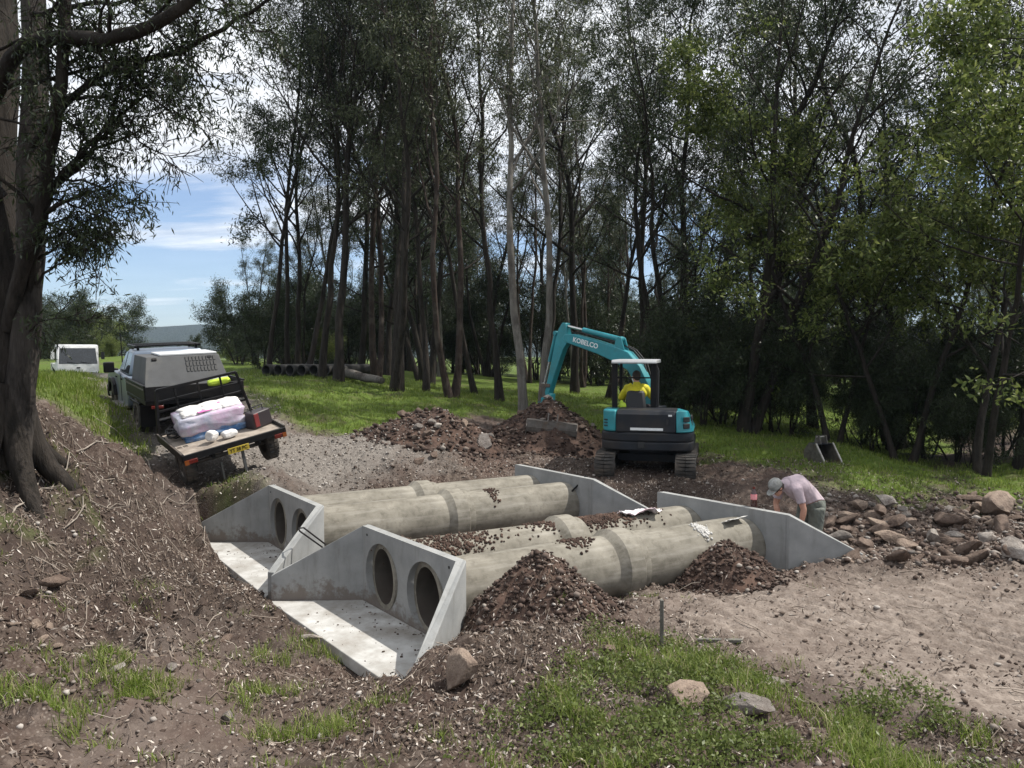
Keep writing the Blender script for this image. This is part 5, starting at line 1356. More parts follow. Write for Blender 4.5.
    # roof rack and aerial
    q = MB()
    for s in (-.66, .66): q.beam((s, 1.30, 1.70), (s, 2.3, 1.70), .05, .05)
    for y in (1.34, 1.6, 1.85, 2.1, 2.28): q.beam((-.66, y, 1.71), (.66, y, 1.71), .05, .035)
    for s in (-.6, .6):
        for y in (1.4, 2.1): q.box((s, y, 1.655), (.05, .06, .08))
    q.build('roof_rack', black, root, bevel=.005)
    q = MB(); q.tube([(-.72, 2.9, 1.0), (-.72, 2.9, 1.5), (-.72, 2.92, 2.25)], [.016, .012, .006], 6); q.build('aerial', black, root)
    return root
ute()

# ---- flat trailer standing tilted on the soft shoulder
def trailer():
    L_ = Vector((-5.5, 12.6, 1.31)); R_ = Vector((-4.08, 13.63, 1.71)); Fv = Vector((-5.5 - .588 * 1.3, 12.6 + .81 * 1.3, 1.475)) - L_
    X = (R_ - L_).normalized(); Y = (Fv - X * Fv.dot(X)).normalized(); Z = X.cross(Y); W = (R_ - L_).length / 2; Ln = 1.72
    M = Matrix((X, Y, Z)).transposed().to_4x4(); M.translation = (L_ + R_) / 2
    root = empty('flat_trailer', label='black flat deck trailer tilted on the verge, with slatted front rack and timber floor', cat='trailer')
    root.matrix_world = M
    wood = pmat('weathered_deck', (.36, .31, .26), (.22, .185, .15), .85, scale=5, bmp=.3, dirt=(.15, .12, .10))
    q = MB(); q.box((0, Ln / 2, -.02), (W * 2 - .06, Ln - .04, .03)); q.build('deck', wood, root)
    q = MB()
    q.box((0, 0, -.035), (W * 2, .05, .11)); q.box((0, Ln, -.035), (W * 2, .05, .11))
    for s in (-1, 1): q.box((s * (W - .02), Ln / 2, -.03), (.05, Ln, .13)); q.box((s * .4, Ln / 2, -.12), (.06, Ln, .09))
    for y in (.4, .85, 1.3): q.box((0, y, -.08), (W * 2 - .1, .05, .07))
    q.build('frame', black, root, bevel=.006)
    q = MB(); q.box((-(W - .01), Ln / 2, .045), (.025, Ln, .02)); q.box(((W - .01), Ln / 2, .045), (.025, Ln, .02)); q.build('rub_rail', steel, root)
    q = MB(); h_ = .84
    for s in (-1, 1):
        q.beam((s * (W - .03), Ln, 0), (s * (W - .17), Ln + .02, h_), .06, .05)
        q.beam((s * (W - .03), Ln, 0), (s * (W - .03), Ln - .42, .02), .05, .05); 
    for z, t in ((h_, 1.), (.62, .75), (.44, .55), (.26, .32)):
        w_ = W - .03 - .14 * t; q.beam((-w_, Ln + .01, z), (w_, Ln + .01, z), .05 if z == h_ else .035, .05 if z == h_ else .04)
    for x in (-.42, .0, .42): q.beam((x, Ln + .01, 0), (x, Ln + .01, h_), .035, .035)
    q.build('front_rack', black, root, bevel=.006)
    q = MB(); q.beam((-W + .1, Ln - .02, .30), (W - .12, Ln - .02, .30), .012, .03); q.build('rail', galv, root)
    for s in (-1, 1):
        t = wheel(root, (s * (W - .17), .62, -.34), .33, .21, s)
        q = MB(); q.box((s * (W - .17), .62, -.02 - .03), (.24, .8, .02)); q.build('mudguard', black, root)
        q = MB(); q.box((s * (W - .13), -.035, -.10), (.20, .03, .075)); l_ = q.build('tail_lamp', redl, root, bevel=.008)
        q = MB(); q.box((s * (W - .05), -.054, -.10), (.07, .012, .08)); q.build('indicator', amber, l_)
    q = MB(); q.cyl((-W + .15, .62, -.34), (W - .15, .62, -.34), .035, n=10); q.build('axle', steel, root)
    q = MB(); q.beam((-.5, Ln, -.12), (0, Ln + .75, -.14), .05, .07); q.beam((.5, Ln, -.12), (0, Ln + .75, -.14), .05, .07); q.build('drawbar', black, root)
    q = MB(); q.box((.02, -.035, -.12), (.37, .012, .105)); pl = q.build('number_plate', pmat('yellow_plate', (.42, .31, .03), None, .5, bmp=.05), root, bevel=.003)
    text_part('plate_lettering', 'YT 38 PC', .085, black, pl, Matrix.Translation((.02, -.043, -.12)) @ Matrix.Rotation(R(90), 4, 'X'), .001, .9)
    for x in (.10,):
        q = MB(); q.beam((x, .06, -.12), (x + .0, .06, -.58), .045, .045); q.build('prop_leg', galv, root)
    q = MB(); q.beam((-.28, .10, -.30), (-.28, .10, -.62), .03, .03); q.build('prop_leg', galv, root)
    # --- load
    def on(name, loc, rz, label, cat_, group=None):
        e = empty(name, label=label, cat=cat_, group=group)
        e.matrix_world = M @ Matrix.Translation(loc) @ Matrix.Rotation(rz, 4, 'Z'); return e
    film = pmat('clear_wrap', (.56, .54, .60), (.30, .31, .40), .2, scale=4, bmp=.25, dist=.02, spec=.8, dirt=(.50, .32, .46))
    pink = pmat('pink_print', (.62, .09, .36), (.50, .20, .40), .35, scale=9, bmp=.2)
    bluep = pmat('blue_print', (.03, .12, .30), (.08, .20, .40), .35, scale=7, bmp=.2, dirt=(.3, .35, .45))
    paperw = pmat('bag_paper', (.70, .68, .66), (.55, .53, .52), .6, scale=6, bmp=.5, dist=.02)
    def bag(parent, c, s, mat, name='bag', rz=0, seed=0, rd=1.):
        bm = bmesh.new(); bmesh.ops.create_cube(bm, size=1); bmesh.ops.subdivide_edges(bm, edges=bm.edges[:], cuts=7, use_grid_fill=True)
        r = random.Random(seed)
        for v in bm.verts:
            p = v.co * 2; e = 1 - .30 * (abs(p.x) ** 4) * (abs(p.z)) ; f = 1 - .12 * abs(p.y) ** 3
            v.co = Vector((p.x * (1 - .06 * p.z * p.z) * (1 - .05 * p.y * p.y), p.y * (1 - .08 * p.z * p.z) * (1 - .05 * p.x * p.x), p.z * (1 - .28 * rd * p.x ** 4) * (1 - .28 * rd * p.y ** 4))) * .5
            n = float(fbm(p.x * 2 + seed, p.y * 2 + p.z * 2, 1.2, 3, seed)); v.co *= 1 + .16 * n
            v.co = Vector((v.co.x * s[0], v.co.y * s[1], v.co.z * s[2]))
        me = bpy.data.meshes.new(name); bm.to_mesh(me); bm.free(); me.materials.append(mat); me.shade_smooth()
        o = bpy.data.objects.new(name, me); COL.objects.link(o); o.parent = parent; o.location = c; o.rotation_euler = (0, 0, rz); return o
    e = on('bag_stack', (-.08, 1.06, 0), R(-4), 'block of wrapped white and pink cement bags, blue along the bottom, on the trailer', 'bag stack')
    bag(e, (0, 0, .09), (1.12, .76, .22), bluep, 'lower_bag', 0, 3, .35); bag(e, (0, .01, .27), (1.18, .82, .34), film, 'wrapped_bag', 0, 4, .3)
    k = 0
    for (x, y) in ((-.30, -.10), (.05, -.08), (.36, -.06), (-.28, .22), (.08, .24), (.38, .22)):
        k += 1; bag(e, (x, y, .44), (.37, .34, .11), paperw, 'top_bag', R(4 * k), 10 + k)
    for (x, y, rz) in ((-.28, -.13, .1), (.10, -.10, -.05), (-.10, -.22, .2), (.33, .16, 0)):
        q = MB(); q.box((x, y, .474), (.26, .13, .012), (.04, .03, rz)); q.build('pink_label', pink, e, bevel=.004)
    e = on('cement_sack', (-.26, .34, 0), R(28), 'crumpled small white sack leaning against the wrapped bag block on the trailer', 'sack')
    o = bag(e, (0, .03, .12), (.20, .15, .19), paperw, 'sack_body', .3, 31); o.rotation_euler = (.35, .25, .3)
    e = on('cement_sack', (.02, .36, 0), R(8), 'small white sack lying flat on the trailer deck beside the crumpled one', 'sack')
    bag(e, (0, 0, .075), (.25, .16, .13), paperw, 'sack_body', 0, 33)
    e = on('tool_bag', (.64, .58, 0), R(20), 'dark red and black tool box on the right of the trailer deck', 'tool box')
    q = MB(); q.box((0, 0, .15), (.42, .26, .30), taper=(.93, .9)); q.build('case', pmat('dark_case', (.030, .022, .024), None, .5, bmp=.2), e, bevel=.025)
    q = MB(); q.box((-.135, -.128, .16), (.10, .02, .25), (-.04, 0, 0)); q.build('red_panel', pmat('dark_red', (.16, .02, .02), None, .5, bmp=.2), e, bevel=.008)
    q = MB(); q.tube([(-.13, 0, .28), (-.12, 0, .38), (.12, 0, .38), (.13, 0, .28)], .012, 8); q.build('handle', blackm, e)
    # coiled chain and hose on the left of the deck
    e = on('hose_coil', (-.70, 1.25, .02), 0, 'tangled black hose and chain on the left of the trailer deck', 'hose')
    pts = []
    rr = random.Random(4)
    for i in range(70):
        a = i * .55; r = .10 + .035 * math.sin(i * .37); pts.append((r * math.cos(a) + .03 * math.sin(i * .2), r * 1.8 * math.sin(a), .03 + .0022 * i + .02 * math.sin(i * 1.3)))
    q = MB(); q.tube(pts, .014, 6); q.build('coil', blackm, e)
    # hi-vis vest thrown over something at the back of the tray of the ute side
    e = on('hi_vis_vest', (.42, Ln + .12, .62), R(-6), 'crumpled lime yellow safety vest bundled above the trailer rack', 'vest')
    b = bag(e, (0, .06, .08), (.42, .18, .13), pmat('lime_fabric', (.50, .66, .05), (.38, .52, .04), .7, scale=8, bmp=.4), 'fabric', 0, 40)
    q = MB(); q.box((.02, .06, .147), (.34, .03, .006), (0, .05, .1)); q.build('reflective_band', greyroof, e)
trailer()

# ---- white truck beyond the crest
def truck():
    d = 34.; x = at(77, d); z = 3.02 + 11 / 760 * d - 2.22 * .86
    root = empty('small_truck', (x, d, z), (0, 0, R(214)), 'white forward cab truck facing the camera beyond the crest of the track', 'truck')
    root.scale = (.86, .86, .86)
    q = MB(); q.prism([(-1.5, .35), (0.86, .35), (.92, .60), (.90, 1.14), (.62, 2.06), (.50, 2.18), (-.55, 2.20), (-.70, 2.1), (-.70, .5), (-1.5, .5)], 0, -.94, .94); q.build('cab', whitep, root, bevel=.06)
    def fp(xx, zz, o=.012):
        t = (zz - 1.14) / (2.06 - 1.14); return (xx, .90 - .28 * t + o, zz)
    q = MB(); vs = [fp(-.86, 1.20), fp(.86, 1.20), fp(.80, 2.0), fp(-.80, 2.0)]; vs += [(a, b_ - .015, c) for a, b_, c in vs]
    q.add(vs, [(0, 1, 2, 3), (7, 6, 5, 4), (0, 4, 5, 1), (1, 5, 6, 2), (2, 6, 7, 3), (3, 7, 4, 0)]); q.build('windscreen', darkglass, root)
    for s in (-1, 1):
        q = MB(); q.box((s * .95, .18, 1.55), (.012, .7, .55)); q.build('side_window', darkglass, root)
        q = MB(); q.box((s * 1.12, .80, 1.62), (.16, .06, .38)); q.tube([(s * .92, .75, 1.9), (s * 1.1, .80, 1.9), (s * 1.12, .8, 1.75)], .015, 6); q.build('mirror', blackm if s < 0 else whitep, root, bevel=.02)
        q = MB(); q.box((s * .68, .915, .72), (.3, .03, .18)); q.build('headlight', chrome, root, bevel=.02)
        for y in (.1, -3.0): wheel(root, (s * .80, y, .36), .38, .24, s)
    q = MB(); q.box((0, .925, 1.00), (.16, .02, .06)); q.build('badge', blackm, root)
    q = MB(); q.box((0, .93, .46), (1.86, .1, .2)); q.build('bumper', whitep, root, bevel=.02)
    for s in (-.3, .3):
        q = MB(); q.beam((s - .3, .93, 1.21), (s + .2, .90, 1.30), .02, .02); q.build('wiper', blackm, root)
    q = MB(); q.box((0, -2.2, .86), (1.95, 3.3, .1)); q.box((0, -3.83, 1.05), (1.95, .04, .32)); q.box((.96, -2.2, 1.05), (.04, 3.3, .32)); q.box((-.96, -2.2, 1.05), (.04, 3.3, .32)); q.box((0, -.56, 1.4), (1.8, .05, 1.1)); q.build('tray', whitep, root, bevel=.01)
truck()

# ---- stacked dark pipes, log, shed
dp = pmat('dark_culvert_pipe', (.05, .047, .044), (.022, .021, .02), .85, scale=5, bmp=.3)
for i, u in enumerate((266, 278, 289.7, 301.4, 313.6, 325, 336.5)):
    d = 30.2; x = at(u, d); q = MB()
    q.lathe([(.19, 0), (.225, 0), (.225, 2.2), (0, 2.2), (0, 2.1), (.19, 2.1)], 28, close=True)
    o = q.build('stored_pipe', dp); o.location = (x, d, P(u, 370.2, d)[2]); o.rotation_euler = (R(-90), 0, R(-24))
    tag(o, ['leftmost dark pipe of the row lying on the grass crest', 'second dark pipe from the left in the row on the grass crest', 'third dark pipe from the left in the row on the crest', 'middle dark pipe of the seven in the row on the crest', 'fifth dark pipe from the left in the row on the crest', 'sixth dark pipe in the row, just left of the thick trunk', 'last dark pipe in the row, tucked behind the thick trunk'][i], 'pipe', 'dark pipes lying in a row on the crest')
q = MB(); a = Vector(P(346, 373, 29.6)); b_ = Vector(P(382, 381, 27.6))
lp = [a.lerp(b_, t) + Vector((0, 0, .02 * math.sin(t * 9))) for t in np.linspace(0, 1, 8)]; q.tube(lp, [.17, .18, .17, .16, .165, .15, .14, .12], 12)
tag(q.build('fallen_log', bark_pale), 'pale grey fallen log on the grass right of the stored pipes', 'log')
def shed():
    d = 62.; x = at(321, d); z = P(321, 366, d)[2] - .6
    root = empty('white_shed', (x, d, z), (0, 0, R(12)), 'small white shed glimpsed between trunks beyond the stored pipes', 'shed')
    q = MB(); q.box((0, 0, .75), (2.4, 2, 1.5)); q.build('wall', whitep, root)
    q = MB(); q.prism([(-1.12, 1.46), (0, 1.85), (1.12, 1.46), (1.12, 1.52), (0, 1.92), (-1.12, 1.52)], 0, -1.3, 1.3); q.build('roof', greyroof, root)
    q = MB(); q.box((-.3, -1.01, .8), (.4, .03, .5)); q.build('window', darkglass, root)
    q = MB(); q.box((.6, -1.01, .6), (.6, .03, 1.2)); q.build('door', galv, root)
shed()

# ---- small things round the culverts
timber = pmat('weathered_stake', (.16, .15, .13), (.08, .075, .065), .9, scale=12, bmp=.4)
x, y = wpoly([(664, 658)])[0]; q = MB(); zt = gz(x, y)
q.beam((x, y, zt - .15), (x - .004, y, zt + .50), .045, .03); tag(q.build('survey_stake', timber, bevel=.004), 'upright weathered timber stake in the weeds before the nearest pipe', 'stake')
q = MB(); x0, y0 = wpoly([(700, 648)])[0]; x1, y1 = wpoly([(746, 654)])[0]
q.beam((x0, y0, float(surf_h(np.array([x0]), np.array([y0]))[0]) + .02), (x1, y1, float(surf_h(np.array([x1]), np.array([y1]))[0]) + .02), .045, .03); tag(q.build('fallen_stake', timber, bevel=.004), 'dark timber stake lying flat on the track edge right of the upright one', 'stake')
# bottle on the outlet headwall
def on_wall(k, s, t=.05, z=HT):
    (ax, ay), (bx, by) = HW[k]; f = s; dx, dy = bx - ax, by - ay; L = math.hypot(dx, dy)
    return Vector((ax + dx * f, ay + dy * f, z))
bp = on_wall('C', .725) + Vector((.04, .03, 0))
e = empty('drink_bottle', bp, label='dark cola coloured drink bottle with pink label on the outlet headwall', cat='bottle')
q = MB(); q.lathe([(0, 0), (.038, .002), (.042, .02), (.040, .10), (.042, .15), (.034, .20), (.015, .235), (.014, .25), (0, .25)], 20); q.build('bottle_body', pmat('cola', (.05, .012, .010), None, .1, bmp=0, spec=.8), e)
q = MB(); q.lathe([(.043, .10), (.044, .105), (.044, .17), (.042, .175)], 20); q.build('bottle_label', pmat('pink_label_paper', (.62, .16, .18), (.7, .35, .36), .5, scale=20, bmp=0), e)
q = MB(); q.lathe([(.017, .245), (.018, .27), (0, .272)], 14); q.build('cap', redl, e)
# steel bar leaning on the far outlet headwall
q = MB(); w0 = on_wall('D', .80); pd = Vector((-.8, -.6, 0))
a = w0 + pd * .42 + Vector((-.1, .2, -.60)); b_ = w0 + pd * .02 + Vector((.10, -.12, -.02)); q.tube([a, a.lerp(b_, .5), b_], .016, 8)
q.cyl(b_, b_ + (b_ - a).normalized() * .05, .024, n=8)
tag(q.build('steel_bar', black), 'dark steel bar leaning against the far outlet headwall', 'bar')
# bent bar on the wing between the inlet headwalls
A_ = lambda u, v, d: Vector(P(u, v, d))
q = MB(); pts = [A_(321, 549, 9.55), A_(303, 536, 9.62), A_(298, 532.5, 9.68), A_(297, 529.5, 9.75), A_(302, 529, 9.8), A_(324, 546, 9.75)]
q.tube(pts, .011, 8); tag(q.build('bent_bar', black), 'dark bent steel bar hooked over the wing between the two inlet headwalls', 'bar')
# torn bag and mortar board on the pipes
def sheet(name, c, s, rz, tilt, mat, label, cat_, seed, cr=.03):
    n = 22; u = np.linspace(-.5, .5, n); X, Y = np.meshgrid(u, u); e_ = 1 + .25 * fbm(np.sign(X) * 3 + Y * 4 + seed, X * 4, 1, 2, seed)
    Z = fbm(X * 5 + seed, Y * 5, 1, 3, seed) * cr * 2; V = np.stack([X * s[0] * e_, Y * s[1] * e_, Z - .25 * (Y * s[1]) ** 2 * 2], -1).reshape(-1, 3)
    ii = np.arange(n * n).reshape(n, n); Fh = np.stack([ii[:-1, :-1], ii[:-1, 1:], ii[1:, 1:], ii[1:, :-1]], -1).reshape(-1, 4)
    o = np_mesh(name, V, Fh, mat, smooth=True); o.location = c; o.rotation_euler = (tilt[0], tilt[1], rz)
    so = o.modifiers.new('s', 'SOLIDIFY'); so.thickness = .006; tag(o, label, cat_); return o
sack = pmat('sack_paper', (.72, .70, .70), (.55, .50, .53), .6, scale=9, bmp=.3, dirt=(.60, .36, .42))
Pc0, Pc1 = mouth['A'][0], mouth['C'][0]; Pf0, Pf1 = mouth['A'][1], mouth['C'][1]
pz = math.atan2(Pc1.y - Pc0.y, Pc1.x - Pc0.x)
c = Pc0.lerp(Pc1, .80) + Vector((0, 0, PR + .022)); c.y -= .07
sheet('torn_sack', c, (.62, .34), pz - .25, (-.35, .0), sack, 'torn white and pink cement sack draped over the rear pipe of the near culvert', 'sack', 5, .05)
c = Pf0.lerp(Pf1, .925) + Vector((0, 0, PR + .03)); c += Vector((.06, -.10, -.02))
sheet('mortar_board', c, (.36, .24), pz + .1, (-.42, -.05), pmat('mortar_white', (.50, .49, .47), (.34, .33, .31), .8, scale=9, bmp=.4), 'pale mortar covered scrap of board on the front pipe by the outlet headwall', 'board', 8, .012)
def splat(pc0, pc1, t, off, s, label, mat, seed, n=240):
    r = np.random.default_rng(seed); c = pc0.lerp(pc1, t); ax_ = (pc1 - pc0).normalized(); sd = ax_.cross(Vector((0, 0, 1))).normalized()
    L = r.normal(0, s[0], n); a = off + r.normal(0, s[1], n); S = r.uniform(.006, .024, n)
    C_ = np.array([list(c + ax_ * L[i] + (sd * math.sin(a[i]) + Vector((0, 0, 1)) * math.cos(a[i])) * (PR + .004)) for i in range(n)])
    V = ICO[None] * (1 + r.normal(0, .2, (n, 12, 1))) * S[:, None, None] + C_[:, None]
    return tag(np_mesh('dropped_soil', V.reshape(-1, 3), (ICF[None] + (np.arange(n) * 12)[:, None, None]).reshape(-1, 3), mat), label, 'soil', kind='stuff')
splat(Pf0, Pf1, .80, .5, (.05, .22), 'pale mortar smear with crumbs on the front pipe', pmat('mortar_white', (.5, .49, .47)), 1, 160)
splat(Pc0, Pc1, .62, .1, (.42, .35), 'dark soil lying along the top of the rear pipe of the near culvert', heapmat, 2, 1500)
splat(Pc0, Pc1, .17, .5, (.30, .3), 'dark soil dropped on the rear pipe near the inlet', heapmat, 3, 600)
splat(Pf0, Pf1, .40, .0, (.10, .25), 'dark soil crumbs on top of the front pipe beside its socket', heapmat, 4, 160)
Pg0, Pg1 = mouth['B'][1], mouth['D'][1]
splat(Pg0, Pg1, .66, .3, (.06, .3), 'dark mud smear on the front pipe of the far culvert', heapmat, 5, 110)
# ------------------------------------------------------------------ people
skin = pmat('skin', (.50, .27, .19), (.42, .21, .15), .55, scale=12, bmp=.05)
def ell(q, c, r, rot=(0, 0, 0), n=14):
    prof = [(math.sin(math.pi * i / n), -math.cos(math.pi * i / n)) for i in range(n + 1)]
    q.lathe(prof, 20, Matrix.Translation(c) @ Euler(rot).to_matrix().to_4x4() @ Matrix.Diagonal((r[0], r[1], r[2], 1)))
def hand(q, w_, d, palmn, curl=.5, s=1.):
    """wrist point, direction of the hand, normal of the palm"""
    w_ = Vector(w_); d = Vector(d).normalized(); n = Vector(palmn); n = (n - d * n.dot(d)).normalized(); sd = d.cross(n)
    q.tube([w_ - d * .02, w_ + d * .02, w_ + d * .055, w_ + d * .085], [.026 * s, .030 * s, .036 * s, .032 * s], 10)
    for k, (o, L) in enumerate(((-.030, .066), (-.010, .076), (.011, .072), (.030, .056))):
        p = w_ + d * .08 + sd * o; pts = [p - d * .03]; dd = d.copy()
        for j in range(4):
            pts.append(p.copy()); ax = sd; dd = (Matrix.Rotation(-curl * (.5 + .3 * j), 3, ax) @ dd); p = p + dd * L * (.42, .32, .26, .1)[j]
        q.tube(pts + [p], [.010 * s, .010 * s, .0095 * s, .009 * s, .008 * s, .006 * s], 7)
    p = w_ + d * .025 - sd * .028; t1 = (d * .6 - sd * .8 + n * .3).normalized(); t2 = (d * .9 - sd * .2 + n * .3).normalized()
    q.tube([p, p + t1 * .035, p + t1 * .035 + t2 * .03, p + t1 * .035 + t2 * .052], [.014, .0125, .011, .008], 7)
def head(q, c, M):
    """M: 3x3, columns right, face forward, up"""
    T = Matrix.Translation(c) @ M.to_4x4(); old = q.M; q.M = T
    ell(q, (0, -.012, .02), (.078, .098, .105)); ell(q, (0, .02, -.055), (.056, .068, .062)); ell(q, (0, .045, -.085), (.032, .035, .03))
    q.tube([(0, .082, .02), (0, .108, -.018), (0, .092, -.03)], [.009, .016, .010], 8)
    ell(q, (0, .080, -.058), (.026, .012, .009)); ell(q, (0, .080, .03), (.055, .018, .012))
    for s in (-1, 1):
        ell(q, (s * .080, -.012, -.005), (.010, .020, .032)); ell(q, (s * .031, .078, .008), (.013, .010, .009))
    q.M = old
def figure(name, q, label, bones, layers, voxel=.011):
    """q: overlapping limbs; remeshed to one skin. bones: {region: [(a,b)...]}; layers: [(part name, material, regions, offset)]"""
    tmp = q.build('tmp', skin, smooth=0)
    rm = tmp.modifiers.new('r', 'REMESH'); rm.mode = 'VOXEL'; rm.voxel_size = voxel; sm = tmp.modifiers.new('s', 'SMOOTH'); sm.factor = .5; sm.iterations = 3
    dg = bpy.context.evaluated_depsgraph_get(); me = bpy.data.meshes.new_from_object(tmp.evaluated_get(dg)); bpy.data.objects.remove(tmp)
    me.name = name; me.materials.clear(); me.materials.append(skin); me.shade_smooth()
    root = bpy.data.objects.new(name, me); COL.objects.link(root); tag(root, label, 'person')
    n = len(me.vertices); V = np.empty(n * 3, np.float32); me.vertices.foreach_get('co', V); V = V.reshape(-1, 3)
    N = np.empty(n * 3, np.float32); me.vertices.foreach_get('normal', N); N = N.reshape(-1, 3)
    names = list(bones); D = np.full((len(names), n), 9.)
    for i, k in enumerate(names):
        for a, b, r in bones[k]:
            a = np.array(a, float); b = np.array(b, float); ab = b - a; t = np.clip(((V - a) @ ab) / (ab @ ab), 0, 1)
            D[i] = np.minimum(D[i], np.linalg.norm(V - (a + t[:, None] * ab), axis=1) / r)
    reg = D.argmin(0); F4 = [tuple(p.vertices) for p in me.polygons]
    for (pn, mat, regs, off) in layers:
        ok = np.isin(reg, [names.index(r_) for r_ in regs]); wr = fbm(V[:, 0] * 14 + V[:, 2] * 9, V[:, 1] * 14 + V[:, 2] * 4, 1, 3, 7) * .016
        fs = [f for f in F4 if all(ok[list(f)])]; us = sorted({i for f in fs for i in f}); mp = {a: b for b, a in enumerate(us)}
        Vo = (V + N * (off + np.maximum(wr, -off * .7))[:, None])[us]
        m2 = bpy.data.meshes.new(pn); m2.from_pydata(Vo.tolist(), [], [tuple(mp[i] for i in f) for f in fs]); m2.materials.append(mat); m2.shade_smooth()
        o = bpy.data.objects.new(pn, m2); COL.objects.link(o); o.parent = root
        s_ = o.modifiers.new('s', 'SOLIDIFY'); s_.thickness = .008; s_.offset = -1
    return root

def bending_man():
    # stands just behind the outlet wing, facing left, bent at the hips; built in world coordinates
    x, y, z = 4.40, 11.1, -.10
    fwd = Vector((-.93, -.37, 0)).normalized(); rt = Vector((fwd.y, -fwd.x, 0))
    O = Vector((x, y, z)); up = Vector((0, 0, 1))
    def w(f, r, u): return O + fwd * f + rt * r + up * u
    hipL, hipR = w(.0, -.10, .90), w(.0, .10, .90); q = MB()
    pel = w(0, 0, .95); wst = w(.10, 0, 1.07); chest = w(.30, 0, 1.22); shc = w(.46, 0, 1.25); nk = w(.53, 0, 1.25); hd = w(.64, .0, 1.21)
    q.tube([w(-.03, 0, .84), pel, wst, chest, shc], [.13, .168, .155, .168, .10], 20)
    ell(q, w(-.04, .0, .93), (.155, .155, .15)); 
    for s in (-1, 1): ell(q, w(.28, s * .07, 1.21), (.12, .12, .12)); ell(q, w(-.05, s * .075, .90), (.10, .10, .11))
    q.tube([shc, nk, hd], [.075, .056, .055], 12)
    bones = {'shirt': [(pel + up * .10, chest, .18), (chest, shc, .15)], 'trousers': [(w(0, -.05, .90), w(0, .05, .90), .17)], 'neck': [(nk, hd, .07)], 'arm': [], 'boot': []}
    for s, (el, wr_) in {-1: (w(.36, -.24, .92), w(.36, -.19, .68)), 1: (w(.44, .24, .93), w(.44, .17, .70))}.items():
        sh = w(.42, s * .18, 1.20)
        q.tube([w(.40, s * .10, 1.21), sh, sh.lerp(el, .5), el, el.lerp(wr_, .3), wr_], [.075, .066, .052, .043, .045, .028], 12)
        d = (wr_ - el).normalized(); hand(q, wr_, (d * .8 + fwd * .5), -rt * s + fwd * .3, .35)
        mid = sh.lerp(el, .50); bones['shirt'].append((w(.40, s * .1, 1.2), mid, .075)); bones['arm'] += [(mid + (el - sh) * .08, el, .05), (el, wr_, .045), (wr_, wr_ + d * .16, .05)]
    for s in (-1, 1):
        hp = w(.0, s * .10, .88); kn = w(.06 + .03 * s, s * .13, .48); an = w(-.02 + .06 * s, s * .14, .10)
        q.tube([hp, hp.lerp(kn, .5), kn, kn.lerp(an, .35), an], [.105, .088, .066, .062, .042], 14)
        ft = an + fwd * .17 - up * .05; q.tube([an - fwd * .05 - up * .045, an + fwd * .04 - up * .04, ft], [.045, .05, .038], 12)
        bones['trousers'] += [(hp, kn, .10), (kn, an + up * .02, .07)]; bones['boot'] += [(an - up * .06, ft, .05)]
    look = (fwd * .72 - up * .69).normalized(); r_ = look.cross(up).normalized(); u_ = r_.cross(look)
    head(q, hd, Matrix((r_, look, u_)).transposed())
    bones['neck'] += [(hd, hd + u_ * .06, .11), (hd + look * .05, hd - u_ * .08, .09)]
    shirt = pmat('mauve_shirt', (.46, .37, .40), (.38, .31, .34), .85, scale=5, bmp=.3, dist=.02)
    trou = pmat('grey_green_trousers', (.125, .135, .115), (.085, .092, .08), .85, scale=6, bmp=.4, dist=.02)
    root = figure('person', q, 'man in a pale mauve shirt and grey cap bending down behind the outlet headwall', bones,
        [('shirt', shirt, ['shirt'], .016), ('trousers', trou, ['trousers'], .018), ('boots', pmat('boot_leather', (.10, .07, .05)), ['boot'], .012)])
    Mh = Matrix((r_, look, u_)).transposed().to_4x4(); Mh.translation = hd
    capm = pmat('camouflage_cap', (.30, .30, .29), (.16, .165, .15), .85, scale=22, bmp=.2)
    q = MB(); q.M = Mh
    q.lathe([(.096, .0), (.100, .03), (.094, .075), (.07, .112), (.03, .13), (0, .133)], 24, Matrix.Translation((0, -.012, .015)) @ Matrix.Diagonal((.90, 1.08, 1, 1)))
    brim = [(-.075, .075), (-.07, .13), (-.04, .165), (0, .175), (.04, .165), (.07, .13), (.075, .075)]
    q.prism(brim, 2, .022, .032); q.build('cap', capm, root)
    q = MB(); q.M = Mh
    ell(q, (0, -.03, .0), (.086, .092, .075)); q.build('hair', pmat('short_dark_hair', (.045, .032, .025), None, .8, scale=40, bmp=.5), root)
    q = MB(); q.M = Mh
    for s in (-1, 1): q.beam((s * .083, -.03, .012), (s * .078, .085, .012), .008, .012); ell(q, (s * .033, .094, .008), (.028, .008, .018))
    q.build('sunglasses', black, root)
bending_man()

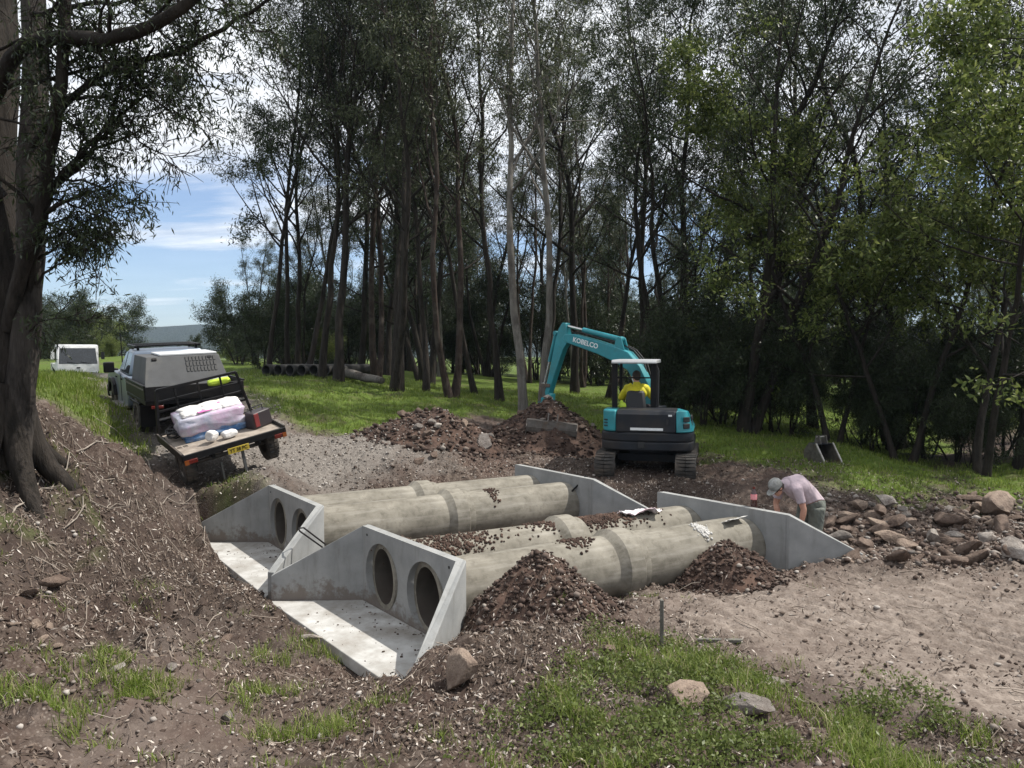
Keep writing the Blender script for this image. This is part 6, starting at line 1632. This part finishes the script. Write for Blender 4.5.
def operator():
    # sits in the excavator seat, seen from behind; local frame of the machine
    M0 = Matrix.Translation(exc.location) @ Euler(exc.rotation_euler).to_matrix().to_4x4()
    def w(f, r, u): return M0 @ Vector((-.28 + r, -.08 + f, u))
    fwd = (M0.to_3x3() @ Vector((0, 1, 0))); rt = (M0.to_3x3() @ Vector((1, 0, 0))); up = Vector((0, 0, 1)); q = MB()
    pel = w(-.10, 0, 1.30); wst = w(-.12, 0, 1.48); chest = w(-.09, 0, 1.72); shc = w(-.06, 0, 1.86); nk = w(-.04, 0, 1.93); hd = w(-.0, -.02, 2.06)
    q.tube([pel, wst, chest, shc], [.16, .155, .175, .09], 20)
    for s in (-1, 1): ell(q, w(-.09, s * .09, 1.73), (.12, .11, .13))
    q.tube([shc, nk, hd], [.075, .058, .056], 12)
    bones = {'shirt': [(wst, chest, .18), (chest, shc, .13)], 'trousers': [(pel, pel + up * .04, .17)], 'neck': [(nk + up * .02, hd, .07)], 'arm': [], 'boot': []}
    for s in (-1, 1):
        sh = w(-.06, s * .19, 1.82); el = w(.04, s * .345, 1.60); wr_ = w(.20, s * .31, 1.60)
        q.tube([w(-.06, s * .1, 1.84), sh, sh.lerp(el, .5), el, el.lerp(wr_, .3), wr_], [.075, .070, .056, .046, .045, .028], 12)
        hand(q, wr_, fwd, -up, .6); bones['shirt'] += [(w(-.06, s * .1, 1.84), sh, .08), (sh, el, .06), (el, wr_ - fwd * .03, .045)]; bones['arm'] += [(wr_, wr_ + fwd * .15, .05)]
        hp = w(.0, s * .10, 1.29); kn = w(.42, s * .14, 1.30); an = w(.50, s * .14, .98)
        q.tube([hp, hp.lerp(kn, .5), kn, kn.lerp(an, .35), an], [.10, .088, .066, .06, .042], 14)
        ft = an + fwd * .16 - up * .04; q.tube([an - fwd * .05 - up * .03, an + fwd * .04 - up * .03, ft], [.042, .048, .036], 12)
        bones['trousers'] += [(hp, kn, .10), (kn, an, .07)]; bones['boot'] += [(an - up * .04, ft, .05)]
    look = (fwd * .85 - rt * .5 - up * .15).normalized(); r_ = look.cross(up).normalized(); u_ = r_.cross(look)
    Mh = Matrix((r_, look, u_)).transposed(); head(q, hd, Mh); bones['neck'] += [(hd, hd + u_ * .06, .11)]
    yel = pmat('hi_vis_yellow', (.62, .56, .02), (.50, .44, .02), .75, scale=6, bmp=.4, dist=.02)
    root = figure('person', q, 'operator in a yellow work shirt seen from behind in the excavator seat', bones,
        [('shirt', yel, ['shirt'], .018), ('trousers', pmat('navy_trousers', (.02, .024, .04)), ['trousers'], .014), ('boots', pmat('boot_leather', (.10, .07, .05)), ['boot'], .012)])
    M4 = Mh.to_4x4(); M4.translation = hd; q = MB(); q.M = M4
    ell(q, (0, -.028, .035), (.088, .100, .098)); ell(q, (0, -.06, -.03), (.07, .06, .06)); q.build('hair', pmat('short_dark_hair', (.045, .032, .025)), root)
    e = empty('hi_vis_bundle', w(-.30, -.25, 1.40), label='small crumpled lime cloth hanging at the left of the operator seat', cat='cloth')
    q = MB(); ell(q, (0, 0, .05), (.10, .07, .08), (.2, .3, .1)); ell(q, (.08, .02, .0), (.07, .05, .05)); ell(q, (-.04, 0, .12), (.04, .04, .06))
    o = q.build('cloth_fold', pmat('lime_fabric', (.50, .66, .05)), e, smooth=80)
operator()
# ------------------------------------------------------------------ air between here and the hills
q = MB(); q.box((0, 700, 55), (5200, 2600, 130)); hz = q.build('haze', [], None, smooth=0)
m = bpy.data.materials.new('haze'); m.use_nodes = True; nt = m.node_tree; nt.nodes.remove(nt.nodes['Principled BSDF'])
pv = nt.nodes.new('ShaderNodeVolumePrincipled'); pv.inputs['Color'].default_value = (.62, .78, 1, 1); pv.inputs['Density'].default_value = .00016; pv.inputs['Anisotropy'].default_value = .2
nt.links.new(pv.outputs[0], nt.nodes['Material Output'].inputs['Volume']); hz.data.materials.append(m)
tag(hz, 'thin bluish haze over the distant hills', 'haze', kind='stuff')
